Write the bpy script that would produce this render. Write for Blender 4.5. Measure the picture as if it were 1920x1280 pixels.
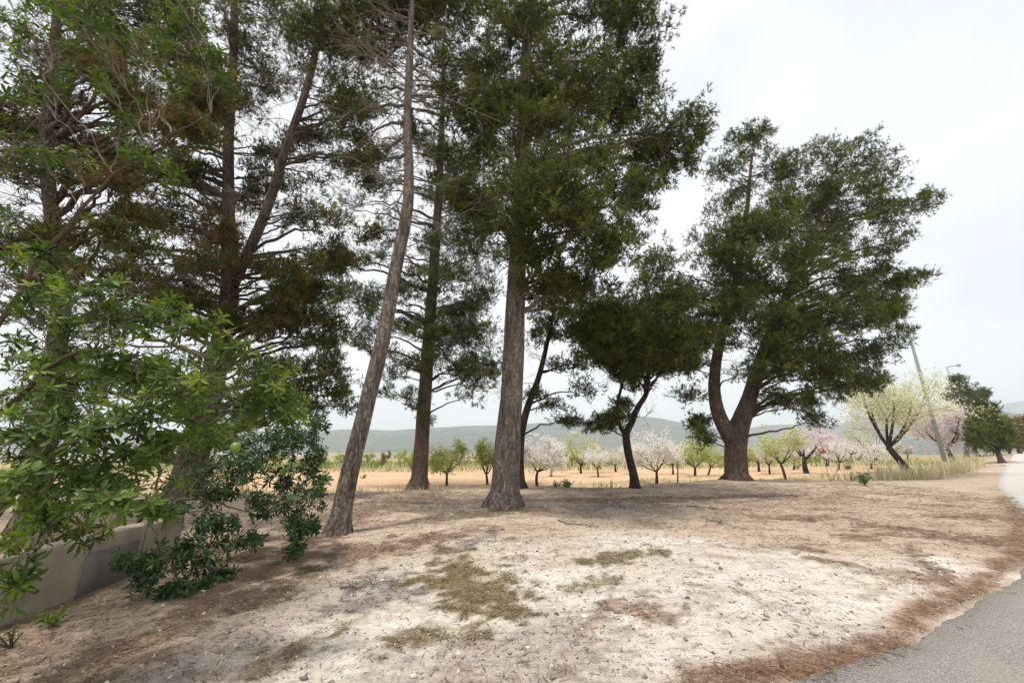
import bpy, math, random
import numpy as np
from mathutils import Vector, Matrix
from mathutils.bvhtree import BVHTree

for o in list(bpy.data.objects):
    bpy.data.objects.remove(o, do_unlink=True)
random.seed(7)
RNG = np.random.default_rng(11)
SC = bpy.context.scene
COL = SC.collection

# ------------------------------------------------------------------ camera
FPX = 720.0                      # focal length in pixels of a 1920 wide frame
PITCH = math.atan(195 / FPX)
CAMH = 1.5
cam_d = bpy.data.cameras.new('camera')
cam_d.sensor_width = 36.0
cam_d.lens = FPX / 1920 * 36
cam_d.clip_start = 0.05
cam_d.clip_end = 30000
cam = bpy.data.objects.new('camera', cam_d)
COL.objects.link(cam)
cam.location = (0, 0, CAMH)
cam.rotation_euler = (math.radians(90) + PITCH, 0, 0)
SC.camera = cam

# ------------------------------------------------------------------ light
SUN_EL, SUN_AZ = math.radians(72), math.radians(-42)   # veiled sun high to the left
world = bpy.data.worlds.new('World')
SC.world = world
world.use_nodes = True
wn = world.node_tree
wn.nodes.clear()
w_out = wn.nodes.new('ShaderNodeOutputWorld')
w_mix = wn.nodes.new('ShaderNodeMixShader')
w_sky = wn.nodes.new('ShaderNodeTexSky')
w_sky.sky_type = 'NISHITA'
w_sky.sun_disc = False
w_sky.sun_elevation = SUN_EL
w_sky.sun_rotation = math.radians(180) + SUN_AZ
w_b1 = wn.nodes.new('ShaderNodeBackground')
w_b1.inputs[1].default_value = 0.1
wn.links.new(w_sky.outputs[0], w_b1.inputs[0])
w_b2 = wn.nodes.new('ShaderNodeBackground')
w_b2.inputs[1].default_value = 0.98
w_tc = wn.nodes.new('ShaderNodeTexCoord')
w_map = wn.nodes.new('ShaderNodeMapping')
w_map.inputs['Scale'].default_value = (1.0, 1.0, 2.2)
wn.links.new(w_tc.outputs['Generated'], w_map.inputs[0])
w_n = wn.nodes.new('ShaderNodeTexNoise')
w_n.inputs['Scale'].default_value = 1.7
w_n.inputs['Detail'].default_value = 5
w_n.inputs['Roughness'].default_value = 0.45
w_n.inputs['Distortion'].default_value = 0.4
wn.links.new(w_map.outputs[0], w_n.inputs['Vector'])
w_r = wn.nodes.new('ShaderNodeValToRGB')
w_r.color_ramp.elements[0].position = 0.33
w_r.color_ramp.elements[0].color = (0.80, 0.83, 0.90, 1)
w_r.color_ramp.elements[1].position = 0.66
w_r.color_ramp.elements[1].color = (1.05, 1.055, 1.08, 1)
wn.links.new(w_n.outputs[0], w_r.inputs[0])
wn.links.new(w_r.outputs[0], w_b2.inputs[0])
w_mix.inputs[0].default_value = 0.94
wn.links.new(w_b1.outputs[0], w_mix.inputs[1])
wn.links.new(w_b2.outputs[0], w_mix.inputs[2])
wn.links.new(w_mix.outputs[0], w_out.inputs[0])

sun_d = bpy.data.lights.new('sun', 'SUN')
sun_d.energy = 3.3
sun_d.angle = math.radians(9)
sun_d.color = (1.0, 0.95, 0.87)
sun = bpy.data.objects.new('sun', sun_d)
COL.objects.link(sun)
sd = Vector((math.sin(SUN_AZ) * math.cos(SUN_EL), -math.cos(SUN_AZ) * math.cos(SUN_EL), math.sin(SUN_EL)))
sun.rotation_euler = sd.to_track_quat('Z', 'Y').to_euler()
sun.location = (0, 0, 40)

SC.view_settings.view_transform = 'Standard'
SC.view_settings.look = 'None'
SC.view_settings.gamma = 1
SC.view_settings.use_curve_mapping = False
SC.view_settings.exposure = 0.22
SC.cycles.max_bounces = 3
SC.cycles.diffuse_bounces = 2
SC.cycles.transmission_bounces = 3
SC.cycles.volume_bounces = 1
SC.cycles.use_adaptive_sampling = True
SC.cycles.adaptive_threshold = 0.03

# ------------------------------------------------------------------ helpers
CP, SP = math.cos(PITCH), math.sin(PITCH)

def at(x, y, Y):
    """point at depth Y on the line of sight of photo position (x, y)"""
    u, v = (x - 960) / FPX, (640 - y) / FPX
    d = (u, CP - v * SP, SP + v * CP)
    t = Y / d[1]
    return np.array((d[0] * t, Y, CAMH + d[2] * t))

def onground(x, y, z=0.0):
    u, v = (x - 960) / FPX, (640 - y) / FPX
    d = (u, CP - v * SP, SP + v * CP)
    t = (z - CAMH) / d[2]
    return np.array((d[0] * t, d[1] * t, z))

def mpp(p):
    """metres per photo pixel at p"""
    return (p[1] * CP + (p[2] - CAMH) * SP) / FPX

def project(P):
    P = np.atleast_2d(P)
    dz = P[:, 2] - CAMH
    f = P[:, 1] * CP + dz * SP
    f = np.where(f < 0.05, 0.05, f)
    return 960 + FPX * P[:, 0] / f, 640 - FPX * (-P[:, 1] * SP + dz * CP) / f

def lin(r, g, b):
    f = lambda c: (c / 255 / 12.92) if c / 255 <= 0.04045 else ((c / 255 + 0.055) / 1.055) ** 2.4
    return np.array((f(r), f(g), f(b)))

def unit(v):
    return v / np.maximum(np.linalg.norm(v, axis=-1, keepdims=True), 1e-9)

def hash2(ix, iy, s):
    h = (ix.astype(np.int64) * 374761393 + iy.astype(np.int64) * 668265263 + s * 974711) & 0xffffffff
    h = ((h ^ (h >> 13)) * 1274126177) & 0xffffffff
    return ((h ^ (h >> 16)) & 0xffff) / 65535.0

def vnoise(x, y, s=0):
    ix, iy = np.floor(x), np.floor(y)
    fx, fy = x - ix, y - iy
    fx, fy = fx * fx * (3 - 2 * fx), fy * fy * (3 - 2 * fy)
    a, b = hash2(ix, iy, s), hash2(ix + 1, iy, s)
    c, d = hash2(ix, iy + 1, s), hash2(ix + 1, iy + 1, s)
    return (a * (1 - fx) + b * fx) * (1 - fy) + (c * (1 - fx) + d * fx) * fy

def fbm(x, y, s=0, o=4):
    r, a, t = 0, 1.0, 0
    for i in range(o):
        r = r + a * vnoise(x * 2 ** i, y * 2 ** i, s + i)
        t += a
        a *= 0.5
    return r / t

def sstep(a, b, x):
    t = np.clip((x - a) / (b - a), 0, 1)
    return t * t * (3 - 2 * t)

def mesh_obj(name, verts, faces, mat, parent=None, tint=None, col=None, smooth=False, kind=None):
    verts = np.asarray(verts, dtype=np.float32)
    faces = np.asarray(faces, dtype=np.int32)
    me = bpy.data.meshes.new(name)
    n, k = faces.shape
    me.vertices.add(len(verts))
    me.vertices.foreach_set('co', verts.ravel())
    me.loops.add(n * k)
    me.loops.foreach_set('vertex_index', faces.ravel())
    me.polygons.add(n)
    me.polygons.foreach_set('loop_start', np.arange(0, n * k, k, dtype=np.int32))
    me.polygons.foreach_set('loop_total', np.full(n, k, dtype=np.int32))
    if smooth:
        me.polygons.foreach_set('use_smooth', np.ones(n, dtype=bool))
    if tint is not None:
        a = me.attributes.new('tint', 'FLOAT', 'POINT')
        a.data.foreach_set('value', np.asarray(tint, dtype=np.float32))
    if col is not None:
        a = me.attributes.new('col', 'FLOAT_COLOR', 'POINT')
        c4 = np.ones((len(verts), 4), dtype=np.float32)
        c4[:, :3] = col
        a.data.foreach_set('color', c4.ravel())
    me.update(calc_edges=True)
    me.materials.append(mat)
    ob = bpy.data.objects.new(name, me)
    COL.objects.link(ob)
    if parent is not None:
        ob.parent = parent
        ob.matrix_parent_inverse = Matrix.Translation(-Vector(parent.location)) if parent.rotation_euler.z == 0 else parent.matrix_basis.inverted()
    if kind:
        ob['kind'] = kind
    return ob

def tag(o, label=None, cat=None, group=None, kind=None):
    if label: o['label'] = label
    if cat: o['category'] = cat
    if group: o['group'] = group
    if kind: o['kind'] = kind
    return o

def empty(name, loc, label=None, cat=None, group=None):
    o = bpy.data.objects.new(name, None)
    COL.objects.link(o)
    o.location = tuple(float(c) for c in loc)
    o.empty_display_size = 0.2
    return tag(o, label, cat, group)

class MB:
    """collects pieces of one mesh (quads; triangles are kept as degenerate-free separate list)"""
    def __init__(self):
        self.v, self.q, self.n = [], [], 0
        self.t = []
    def add(self, v, q, t=0.5):
        v = np.asarray(v, float)
        self.v.append(v)
        self.q.append(np.asarray(q, int) + self.n)
        self.t.append(np.broadcast_to(np.asarray(t, float), (len(v),)))
        self.n += len(v)
    def tube(self, pts, rad, sides=8, cap=True, rough=0.0, t=0.5, seed=0, flare=None):
        pts = np.asarray(pts, float)
        rad = np.broadcast_to(np.asarray(rad, float), (len(pts),))
        tan = unit(np.gradient(pts, axis=0))
        ref = np.array((1.0, 0.13, 0.07)) if abs(tan[0][2]) > 0.7 else np.array((0.05, 0.1, 1.0))
        a = unit(np.cross(tan, ref))
        b = np.cross(tan, a)
        th = np.linspace(0, 2 * np.pi, sides, endpoint=False)
        ring = a[:, None, :] * np.cos(th)[None, :, None] + b[:, None, :] * np.sin(th)[None, :, None]
        r = np.repeat(rad[:, None], sides, 1)
        if rough:
            k = np.arange(len(pts))[:, None] * 0.35
            r = r * (1 + rough * (fbm(np.cos(th)[None, :] * 2.2 + 9 + seed + 0 * k, np.sin(th)[None, :] * 2.2 + k, seed) - 0.5) * 2)
        if flare is not None:
            lob = 0.5 + 0.5 * np.cos(th * 5 + seed + 0.8 * np.sin(2 * th + seed))
            r = r * (1 + np.asarray(flare)[:, None] * (0.25 + 1.1 * lob ** 2)[None, :])
        v = pts[:, None, :] + ring * r[:, :, None]
        n, s = len(pts), sides
        i = np.arange(n - 1)[:, None] * s
        j = np.arange(s)[None, :]
        j2 = (j + 1) % s
        q = np.stack([i + j, i + j2, i + s + j2, i + s + j], -1).reshape(-1, 4)
        self.add(v.reshape(-1, 3), q, t)
        if cap and sides % 2 == 0:
            for base, flip in ((0, True), ((n - 1) * s, False)):
                for m in range(1, s - 2, 2):
                    f = [base, base + m, base + m + 1, base + m + 2]
                    self.q.append(np.asarray([f[::-1] if flip else f], int) + self.n - n * s)
    def box(self, lo, hi, t=0.5):
        x0, y0, z0 = lo
        x1, y1, z1 = hi
        v = [(x0, y0, z0), (x1, y0, z0), (x1, y1, z0), (x0, y1, z0), (x0, y0, z1), (x1, y0, z1), (x1, y1, z1), (x0, y1, z1)]
        self.add(v, [(0, 3, 2, 1), (4, 5, 6, 7), (0, 1, 5, 4), (1, 2, 6, 5), (2, 3, 7, 6), (3, 0, 4, 7)], t)
    def build(self, name, mat, parent=None, smooth=True, kind=None, tint=False):
        return mesh_obj(name, np.concatenate(self.v), np.concatenate(self.q), mat, parent, smooth=smooth, kind=kind,
                        tint=np.concatenate(self.t) if tint else None)

# many thin tapered twigs at once: 3-sided, three rings
def twig_mesh(A, B, ra, rb, sag=0.08, rings=3):
    A, B = np.asarray(A, float), np.asarray(B, float)
    n = len(A)
    ra = np.broadcast_to(np.asarray(ra, float), (n,))
    rb = np.broadcast_to(np.asarray(rb, float), (n,))
    L = np.linalg.norm(B - A, axis=1)
    M = (A + B) / 2 + RNG.normal(0, 1, (n, 3)) * (L * sag)[:, None]
    t = unit(B - A)
    a = unit(np.cross(t, unit(RNG.normal(0, 1, (n, 3)))))
    b = np.cross(t, a)
    V = np.zeros((n, rings, 3, 3))
    for i, (P, r) in enumerate(((A, ra), (M, (ra + rb) / 2), (B, rb)) if rings == 3 else ((A, ra), (B, rb))):
        for k in range(3):
            th = k * 2 * np.pi / 3
            V[:, i, k] = P + (a * math.cos(th) + b * math.sin(th)) * r[:, None]
    q = []
    for i in range(rings - 1):
        for k in range(3):
            k2 = (k + 1) % 3
            q.append((i * 3 + k, i * 3 + k2, i * 3 + 3 + k2, i * 3 + 3 + k))
    Q = (np.arange(n)[:, None, None] * (3 * rings) + np.asarray(q)[None]).reshape(-1, 4)
    return V.reshape(-1, 3), Q

def bez(a, b, c, n):
    t = np.linspace(0, 1, n)[:, None]
    return a * (1 - t) ** 2 + 2 * b * t * (1 - t) + c * t * t

def resample(pts, n):
    pts = np.asarray(pts, float)
    d = np.r_[0, np.cumsum(np.linalg.norm(np.diff(pts[:, :3], axis=0), axis=1))]
    s = np.linspace(0, d[-1], n)
    # smooth by Catmull-Rom like cubic through chord parameters
    out = np.stack([np.interp(s, d, pts[:, k]) for k in range(pts.shape[1])], 1)
    for _ in range(max(2, n // 14)):
        out[1:-1] = (out[:-2] + 2 * out[1:-1] + out[2:]) / 4
    return out

# ------------------------------------------------------------------ materials
def new_mat(name):
    m = bpy.data.materials.new(name)
    m.use_nodes = True
    nt = m.node_tree
    b = nt.nodes['Principled BSDF']
    b.inputs['Specular IOR Level'].default_value = 0.25
    return m, nt, b

def ramp(nt, fac, stops):
    r = nt.nodes.new('ShaderNodeValToRGB')
    e = r.color_ramp.elements
    while len(e) < len(stops):
        e.new(0.5)
    for el, (p, c) in zip(e, stops):
        el.position = p
        el.color = (*c, 1)
    nt.links.new(fac, r.inputs[0])
    return r.outputs[0]

def noise(nt, scale, detail=4, rough=0.55, vec=None, mscale=None):
    tc = nt.nodes.new('ShaderNodeTexCoord')
    n = nt.nodes.new('ShaderNodeTexNoise')
    n.inputs['Scale'].default_value = scale
    n.inputs['Detail'].default_value = detail
    n.inputs['Roughness'].default_value = rough
    src = tc.outputs['Object']
    if mscale:
        mp = nt.nodes.new('ShaderNodeMapping')
        mp.inputs['Scale'].default_value = mscale
        nt.links.new(src, mp.inputs[0])
        src = mp.outputs[0]
    nt.links.new(src, n.inputs['Vector'])
    return n.outputs[0]

def bump(nt, b, height, strength, dist):
    bp = nt.nodes.new('ShaderNodeBump')
    bp.inputs['Strength'].default_value = strength
    bp.inputs['Distance'].default_value = dist
    nt.links.new(height, bp.inputs['Height'])
    nt.links.new(bp.outputs[0], b.inputs['Normal'])

def mixc(nt, fac, a, b, mode='MIX'):
    m = nt.nodes.new('ShaderNodeMix')
    m.data_type = 'RGBA'
    m.blend_type = mode
    for s, v in ((m.inputs['Factor'], fac), (m.inputs['A'], a), (m.inputs['B'], b)):
        if hasattr(v, 'default_value') or hasattr(v, 'is_output'):
            nt.links.new(v, s)
        elif isinstance(v, (int, float)):
            s.default_value = v
        else:
            s.default_value = (*v, 1)
    return m.outputs['Result']

def leaf_mat(name, stops, trans=0.35, rough=0.55, spec=0.2, tr_gain=(1.15, 1.3, 0.55)):
    """foliage: colour from the per-leaf attribute, some light passes through"""
    m, nt, b = new_mat(name)
    at_ = nt.nodes.new('ShaderNodeAttribute')
    at_.attribute_name = 'tint'
    c = ramp(nt, at_.outputs['Fac'], stops)
    nt.links.new(c, b.inputs['Base Color'])
    b.inputs['Roughness'].default_value = rough
    b.inputs['Specular IOR Level'].default_value = spec
    t = nt.nodes.new('ShaderNodeBsdfTranslucent')
    g = mixc(nt, 1.0, c, tr_gain, 'MULTIPLY')
    nt.links.new(g, t.inputs[0])
    mx = nt.nodes.new('ShaderNodeMixShader')
    mx.inputs[0].default_value = trans
    nt.links.new(b.outputs[0], mx.inputs[1])
    nt.links.new(t.outputs[0], mx.inputs[2])
    nt.links.new(mx.outputs[0], nt.nodes['Material Output'].inputs[0])
    return m

def bark_mat(name, dark, mid, light, cell=9.0):
    m, nt, b = new_mat(name)
    tc = nt.nodes.new('ShaderNodeTexCoord')
    mp = nt.nodes.new('ShaderNodeMapping')
    mp.inputs['Scale'].default_value = (1, 1, 0.42)
    nt.links.new(tc.outputs['Object'], mp.inputs[0])
    ns = nt.nodes.new('ShaderNodeTexNoise')
    ns.inputs['Scale'].default_value = 5
    ns.inputs['Detail'].default_value = 3
    nt.links.new(mp.outputs[0], ns.inputs['Vector'])
    wv = mixc(nt, 0.18, mp.outputs[0], ns.outputs['Color'], 'LINEAR_LIGHT')
    vo = nt.nodes.new('ShaderNodeTexVoronoi')
    vo.feature = 'DISTANCE_TO_EDGE'
    vo.inputs['Scale'].default_value = cell
    nt.links.new(wv, vo.inputs['Vector'])
    vc = nt.nodes.new('ShaderNodeTexVoronoi')
    vc.inputs['Scale'].default_value = cell
    nt.links.new(wv, vc.inputs['Vector'])
    crack = ramp(nt, vo.outputs['Distance'], [(0.0, (0.3, 0.3, 0.3)), (0.16, (1, 1, 1))])
    f = noise(nt, 26, 6, 0.7, mscale=(1, 1, 0.4))
    plate = ramp(nt, f, [(0.28, dark), (0.5, mid), (0.74, light)])
    sep = nt.nodes.new('ShaderNodeSeparateColor')
    nt.links.new(vc.outputs['Color'], sep.inputs[0])
    plate = mixc(nt, 0.8, plate, ramp(nt, sep.outputs[0], [(0.0, (0.72, 0.70, 0.68)), (1.0, (1.25, 1.22, 1.2))]), 'MULTIPLY')
    big = noise(nt, 2.0, 4, 0.6, mscale=(1, 1, 0.5))
    plate = mixc(nt, 0.9, plate, ramp(nt, big, [(0.3, (0.62, 0.58, 0.55)), (0.5, (1, 1, 1)), (0.72, (1.3, 1.27, 1.22))]), 'MULTIPLY')
    fis = noise(nt, 13, 3, 0.5, mscale=(1, 1, 0.13))
    plate = mixc(nt, ramp(nt, fis, [(0.34, (0.6, 0.6, 0.6)), (0.45, (0, 0, 0))]), plate, tuple(np.array(dark) * 0.6))
    c = mixc(nt, crack, tuple(np.array(dark) * 0.9), plate)
    nt.links.new(c, b.inputs['Base Color'])
    b.inputs['Roughness'].default_value = 0.95
    b.inputs['Specular IOR Level'].default_value = 0.1
    h = mixc(nt, 0.35, crack, f)
    h = mixc(nt, 0.6, h, ramp(nt, fis, [(0.34, (0, 0, 0)), (0.5, (1, 1, 1))]))
    bump(nt, b, h, 1.0, 0.06)
    return m

PINE = leaf_mat('pine_needles', [(0.0, (0.024, 0.034, 0.011)), (0.45, (0.084, 0.106, 0.023)), (0.86, (0.195, 0.22, 0.047)), (0.90, (0.13, 0.105, 0.05)), (1.0, (0.19, 0.085, 0.035))], trans=0.2, spec=0.12)
LEAF = leaf_mat('shrub_leaf', [(0.0, (0.032, 0.060, 0.015)), (0.5, (0.090, 0.150, 0.028)), (0.85, (0.20, 0.27, 0.042)), (1.0, (0.26, 0.29, 0.05))], trans=0.3, rough=0.5, spec=0.25)
LEAFD = leaf_mat('shrub_leaf_dark', [(0.0, (0.018, 0.042, 0.014)), (0.6, (0.04, 0.095, 0.024)), (1.0, (0.11, 0.2, 0.035))], trans=0.25, rough=0.4, spec=0.4)
ALM_G = leaf_mat('almond_leaf', [(0.0, (0.28, 0.33, 0.08)), (0.45, (0.46, 0.52, 0.14)), (0.7, (0.58, 0.60, 0.28)), (1.0, (0.86, 0.83, 0.74))], trans=0.4, tr_gain=(0.98, 1.0, 0.8))
ALM_W = leaf_mat('almond_blossom_white', [(0.0, (0.30, 0.33, 0.12)), (0.3, (0.62, 0.59, 0.42)), (0.5, (0.84, 0.80, 0.74)), (1.0, (0.92, 0.90, 0.87))], trans=0.5, tr_gain=(1, 1, 1))
ALM_P = leaf_mat('almond_blossom_pink', [(0.0, (0.30, 0.30, 0.14)), (0.25, (0.68, 0.54, 0.54)), (0.6, (0.86, 0.73, 0.76)), (1.0, (0.92, 0.85, 0.87))], trans=0.5, tr_gain=(1, 1, 1))
ALM_R = leaf_mat('rust_leaf', [(0.0, (0.30, 0.09, 0.03)), (1.0, (0.55, 0.22, 0.08))], trans=0.4, tr_gain=(1, 1, 1))
TANLEAF = leaf_mat('tan_leaf', [(0.0, (0.20, 0.15, 0.05)), (1.0, (0.38, 0.28, 0.11))], trans=0.35, tr_gain=(1, 1, 1))
DRY = leaf_mat('dry_grass_blade', [(0.0, (0.22, 0.22, 0.07)), (0.35, (0.50, 0.44, 0.24)), (1.0, (0.76, 0.69, 0.48))], trans=0.4, tr_gain=(1, 1, 1))
GREENG = leaf_mat('green_grass_blade', [(0.0, (0.10, 0.15, 0.03)), (1.0, (0.27, 0.34, 0.08))], trans=0.4)
LITTER = leaf_mat('needle_litter', [(0.0, (0.10, 0.062, 0.04)), (0.5, (0.20, 0.125, 0.08)), (1.0, (0.38, 0.28, 0.20))], trans=0.0, tr_gain=(1, 1, 1))
WEED = leaf_mat('weed_leaf', [(0.0, (0.05, 0.10, 0.05)), (1.0, (0.16, 0.25, 0.12))], trans=0.3)

BARK = bark_mat('pine_bark', (0.085, 0.069, 0.059), (0.225, 0.188, 0.160), (0.39, 0.34, 0.295), 13)
BARK_R = bark_mat('pine_bark_red', (0.062, 0.045, 0.037), (0.165, 0.123, 0.098), (0.29, 0.235, 0.195), 13)
BARK_A = bark_mat('almond_bark', (0.03, 0.024, 0.02), (0.075, 0.06, 0.05), (0.15, 0.125, 0.105), 16)

def plain(name, c, rough=0.8, var=0.25, scale=30, spec=0.25, bmp=0.0):
    m, nt, b = new_mat(name)
    f = noise(nt, scale, 5, 0.6)
    c = np.array(c)
    k = ramp(nt, f, [(0.3, tuple(c * (1 - var))), (0.7, tuple(np.minimum(c * (1 + var), 0.95)))])
    nt.links.new(k, b.inputs['Base Color'])
    b.inputs['Roughness'].default_value = rough
    b.inputs['Specular IOR Level'].default_value = spec
    if bmp:
        bump(nt, b, f, 0.6, bmp)
    return m

TWIG = plain('grey_twig', (0.20, 0.175, 0.15), 0.95, 0.35, 40, 0.1)
TWIG_L = plain('light_twig', (0.30, 0.26, 0.22), 0.95, 0.3, 40, 0.1)
TWIG_B = plain('brown_twig', (0.10, 0.075, 0.055), 0.95, 0.35, 40, 0.1)
STEM = plain('pale_stem', (0.21, 0.18, 0.135), 0.9, 0.3, 40, 0.15)
CONE = plain('cone_scale', (0.05, 0.036, 0.026), 0.9, 0.4, 60, 0.1)
GALV = plain('galvanised_steel', (0.26, 0.30, 0.305), 0.5, 0.12, 12, 0.4)
STONE = plain('limestone', (0.60, 0.55, 0.48), 0.9, 0.2, 25, 0.15, 0.004)
TERRA = plain('terracotta', (0.44, 0.27, 0.20), 0.9, 0.2, 40, 0.15, 0.003)
GRAVEL = leaf_mat('gravel', [(0.0, (0.14, 0.125, 0.11)), (0.5, (0.36, 0.31, 0.27)), (1.0, (0.68, 0.63, 0.57))], trans=0.0, rough=0.9, spec=0.1, tr_gain=(1, 1, 1))
WHITEW = plain('white_render', (0.74, 0.73, 0.70), 0.9, 0.08, 3, 0.2)
DARKP = plain('dark_opening', (0.05, 0.05, 0.055), 0.6, 0.2, 8, 0.3)
ROOFT = plain('clay_roof', (0.38, 0.25, 0.18), 0.9, 0.2, 6, 0.15)
WOODP = plain('weathered_wood', (0.20, 0.17, 0.14), 0.9, 0.25, 30, 0.1)
GREENF = plain('green_fruit', (0.16, 0.24, 0.04), 0.35, 0.15, 60, 0.5)

def concrete(name, c):
    m, nt, b = new_mat(name)
    c = np.array(c)
    f = noise(nt, 2.2, 7, 0.62)
    k = ramp(nt, f, [(0.3, tuple(c * 0.66)), (0.55, tuple(c)), (0.75, tuple(c * 1.2))])
    s = noise(nt, 5, 4, 0.6, mscale=(1, 1, 0.15))
    k = mixc(nt, ramp(nt, s, [(0.52, (0, 0, 0)), (0.72, (0.6, 0.6, 0.6))]), k, tuple(c * 0.5))
    nt.links.new(k, b.inputs['Base Color'])
    b.inputs['Roughness'].default_value = 0.92
    bump(nt, b, noise(nt, 60, 6, 0.7), 0.5, 0.006)
    return m
CONC = concrete('wall_concrete', (0.36, 0.305, 0.235))
CONC_D = concrete('wall_concrete_grey', (0.22, 0.20, 0.175))

# ------------------------------------------------------------------ terrain
EDGE_X = np.array([-400, -40, -14, -5.5, 0, 4.5, 10, 12, 14.5, 19, 26, 60, 400.])
EDGE_Y = np.array([14, 13.5, 13.3, 13.4, 14.9, 15.6, 18.9, 18.7, 17.8, 18.5, 23, 50, 330.])
ROAD_X = np.array([-60, -20, -5, 0, 1.7, 3.07, 5.97, 10, 14.5, 18.5, 31, 96, 130, 400.])
ROAD_Y = np.array([-14, -3.6, 1.1, 2.40, 2.96, 3.50, 5.08, 8.1, 12.0, 15.6, 25.5, 76.5, 103, 318.])

def edge_y(x):
    return np.interp(x, EDGE_X, EDGE_Y) + (fbm(x * 0.7 + 5, x * 0 + 3.3, 41, 3) - 0.5) * 0.9

def road_d(x, y):
    """approx. distance to the left of the road's left edge"""
    return (y - np.interp(x, ROAD_X, ROAD_Y)) * 0.78

def height(x, y):
    e1 = y - edge_y(x)
    rd = road_d(x, y)
    s = sstep(0.0, 2.6, np.minimum(e1, (rd - 0.4) * 0.6))
    plat = (fbm(x * 0.45, y * 0.45, 3, 4) - 0.5) * 0.16 + (fbm(x * 3.1, y * 3.1, 8, 3) - 0.5) * 0.03
    # low rise of earth in the middle of the lay-by, worn hollows beside it
    plat = plat + 0.10 * np.exp(-(((x - 1.0) / 4.0) ** 2 + ((y - 7.5) / 3.0) ** 2))
    plat = plat + 0.05 * np.exp(-(((x + 0.2) / 1.2) ** 2 + ((y - 10.5) / 1.0) ** 2))
    flat = sstep(0.0, 0.9, rd)
    plat = plat * flat - 0.012
    rut = (fbm(x * 0.5, y * 1.6, 15, 4) - 0.5) * 0.22 + np.sin(y * 3.2 + x * 0.35) * 0.035
    field = -0.95 + rut * sstep(0, 3, e1)
    # low grassy bank across the field
    field = field + 0.13 * np.exp(-((e1 - 9.5 - 1.5 * np.sin(x * 0.12)) / 0.9) ** 2)
    z = plat * (1 - s) + field * s
    r = np.hypot(x, y)
    fall = 0.03 * np.clip(np.minimum(e1, rd * 0.8) - 8, 0, 110) + 20 * sstep(110, 1100, r)
    z = z - fall * (1 - sstep(6, -4, rd) * sstep(600, 200, r))
    return z

def axis(lo, fine_lo, fine_hi, hi, step_fn, grow=1.22):
    a = [fine_lo]
    while a[-1] < fine_hi:
        a.append(a[-1] + step_fn(a[-1]))
    d = step_fn(a[-1])
    up = [a[-1]]
    while up[-1] < hi:
        d *= grow
        up.append(up[-1] + d)
    d = step_fn(fine_lo)
    dn = [fine_lo]
    while dn[-1] > lo:
        d *= grow
        dn.append(dn[-1] - d)
    return np.array(dn[:0:-1] + a + up[1:])

GX = axis(-7000, -8.0, 12.0, 7000, lambda v: 0.07 + 0.022 * max(0, abs(v) - 4), 1.16)
GY = axis(-7000, 2.4, 22.0, 7000, lambda v: 0.046 + 0.014 * max(0, v - 3), 1.15)
X, Y = np.meshgrid(GX, GY)
Z = height(X, Y)

def blob(px, py, cx, cy, rx, ry, rot=0.0, wob=None, soft=0.5):
    dx, dy = px - cx, py - cy
    c, s = math.cos(rot), math.sin(rot)
    u, v = (dx * c + dy * s) / rx, (-dx * s + dy * c) / ry
    d = np.sqrt(u * u + v * v)
    if wob is not None:
        d = d + wob
    return 1 - sstep(1 - soft, 1 + soft, d)

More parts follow.
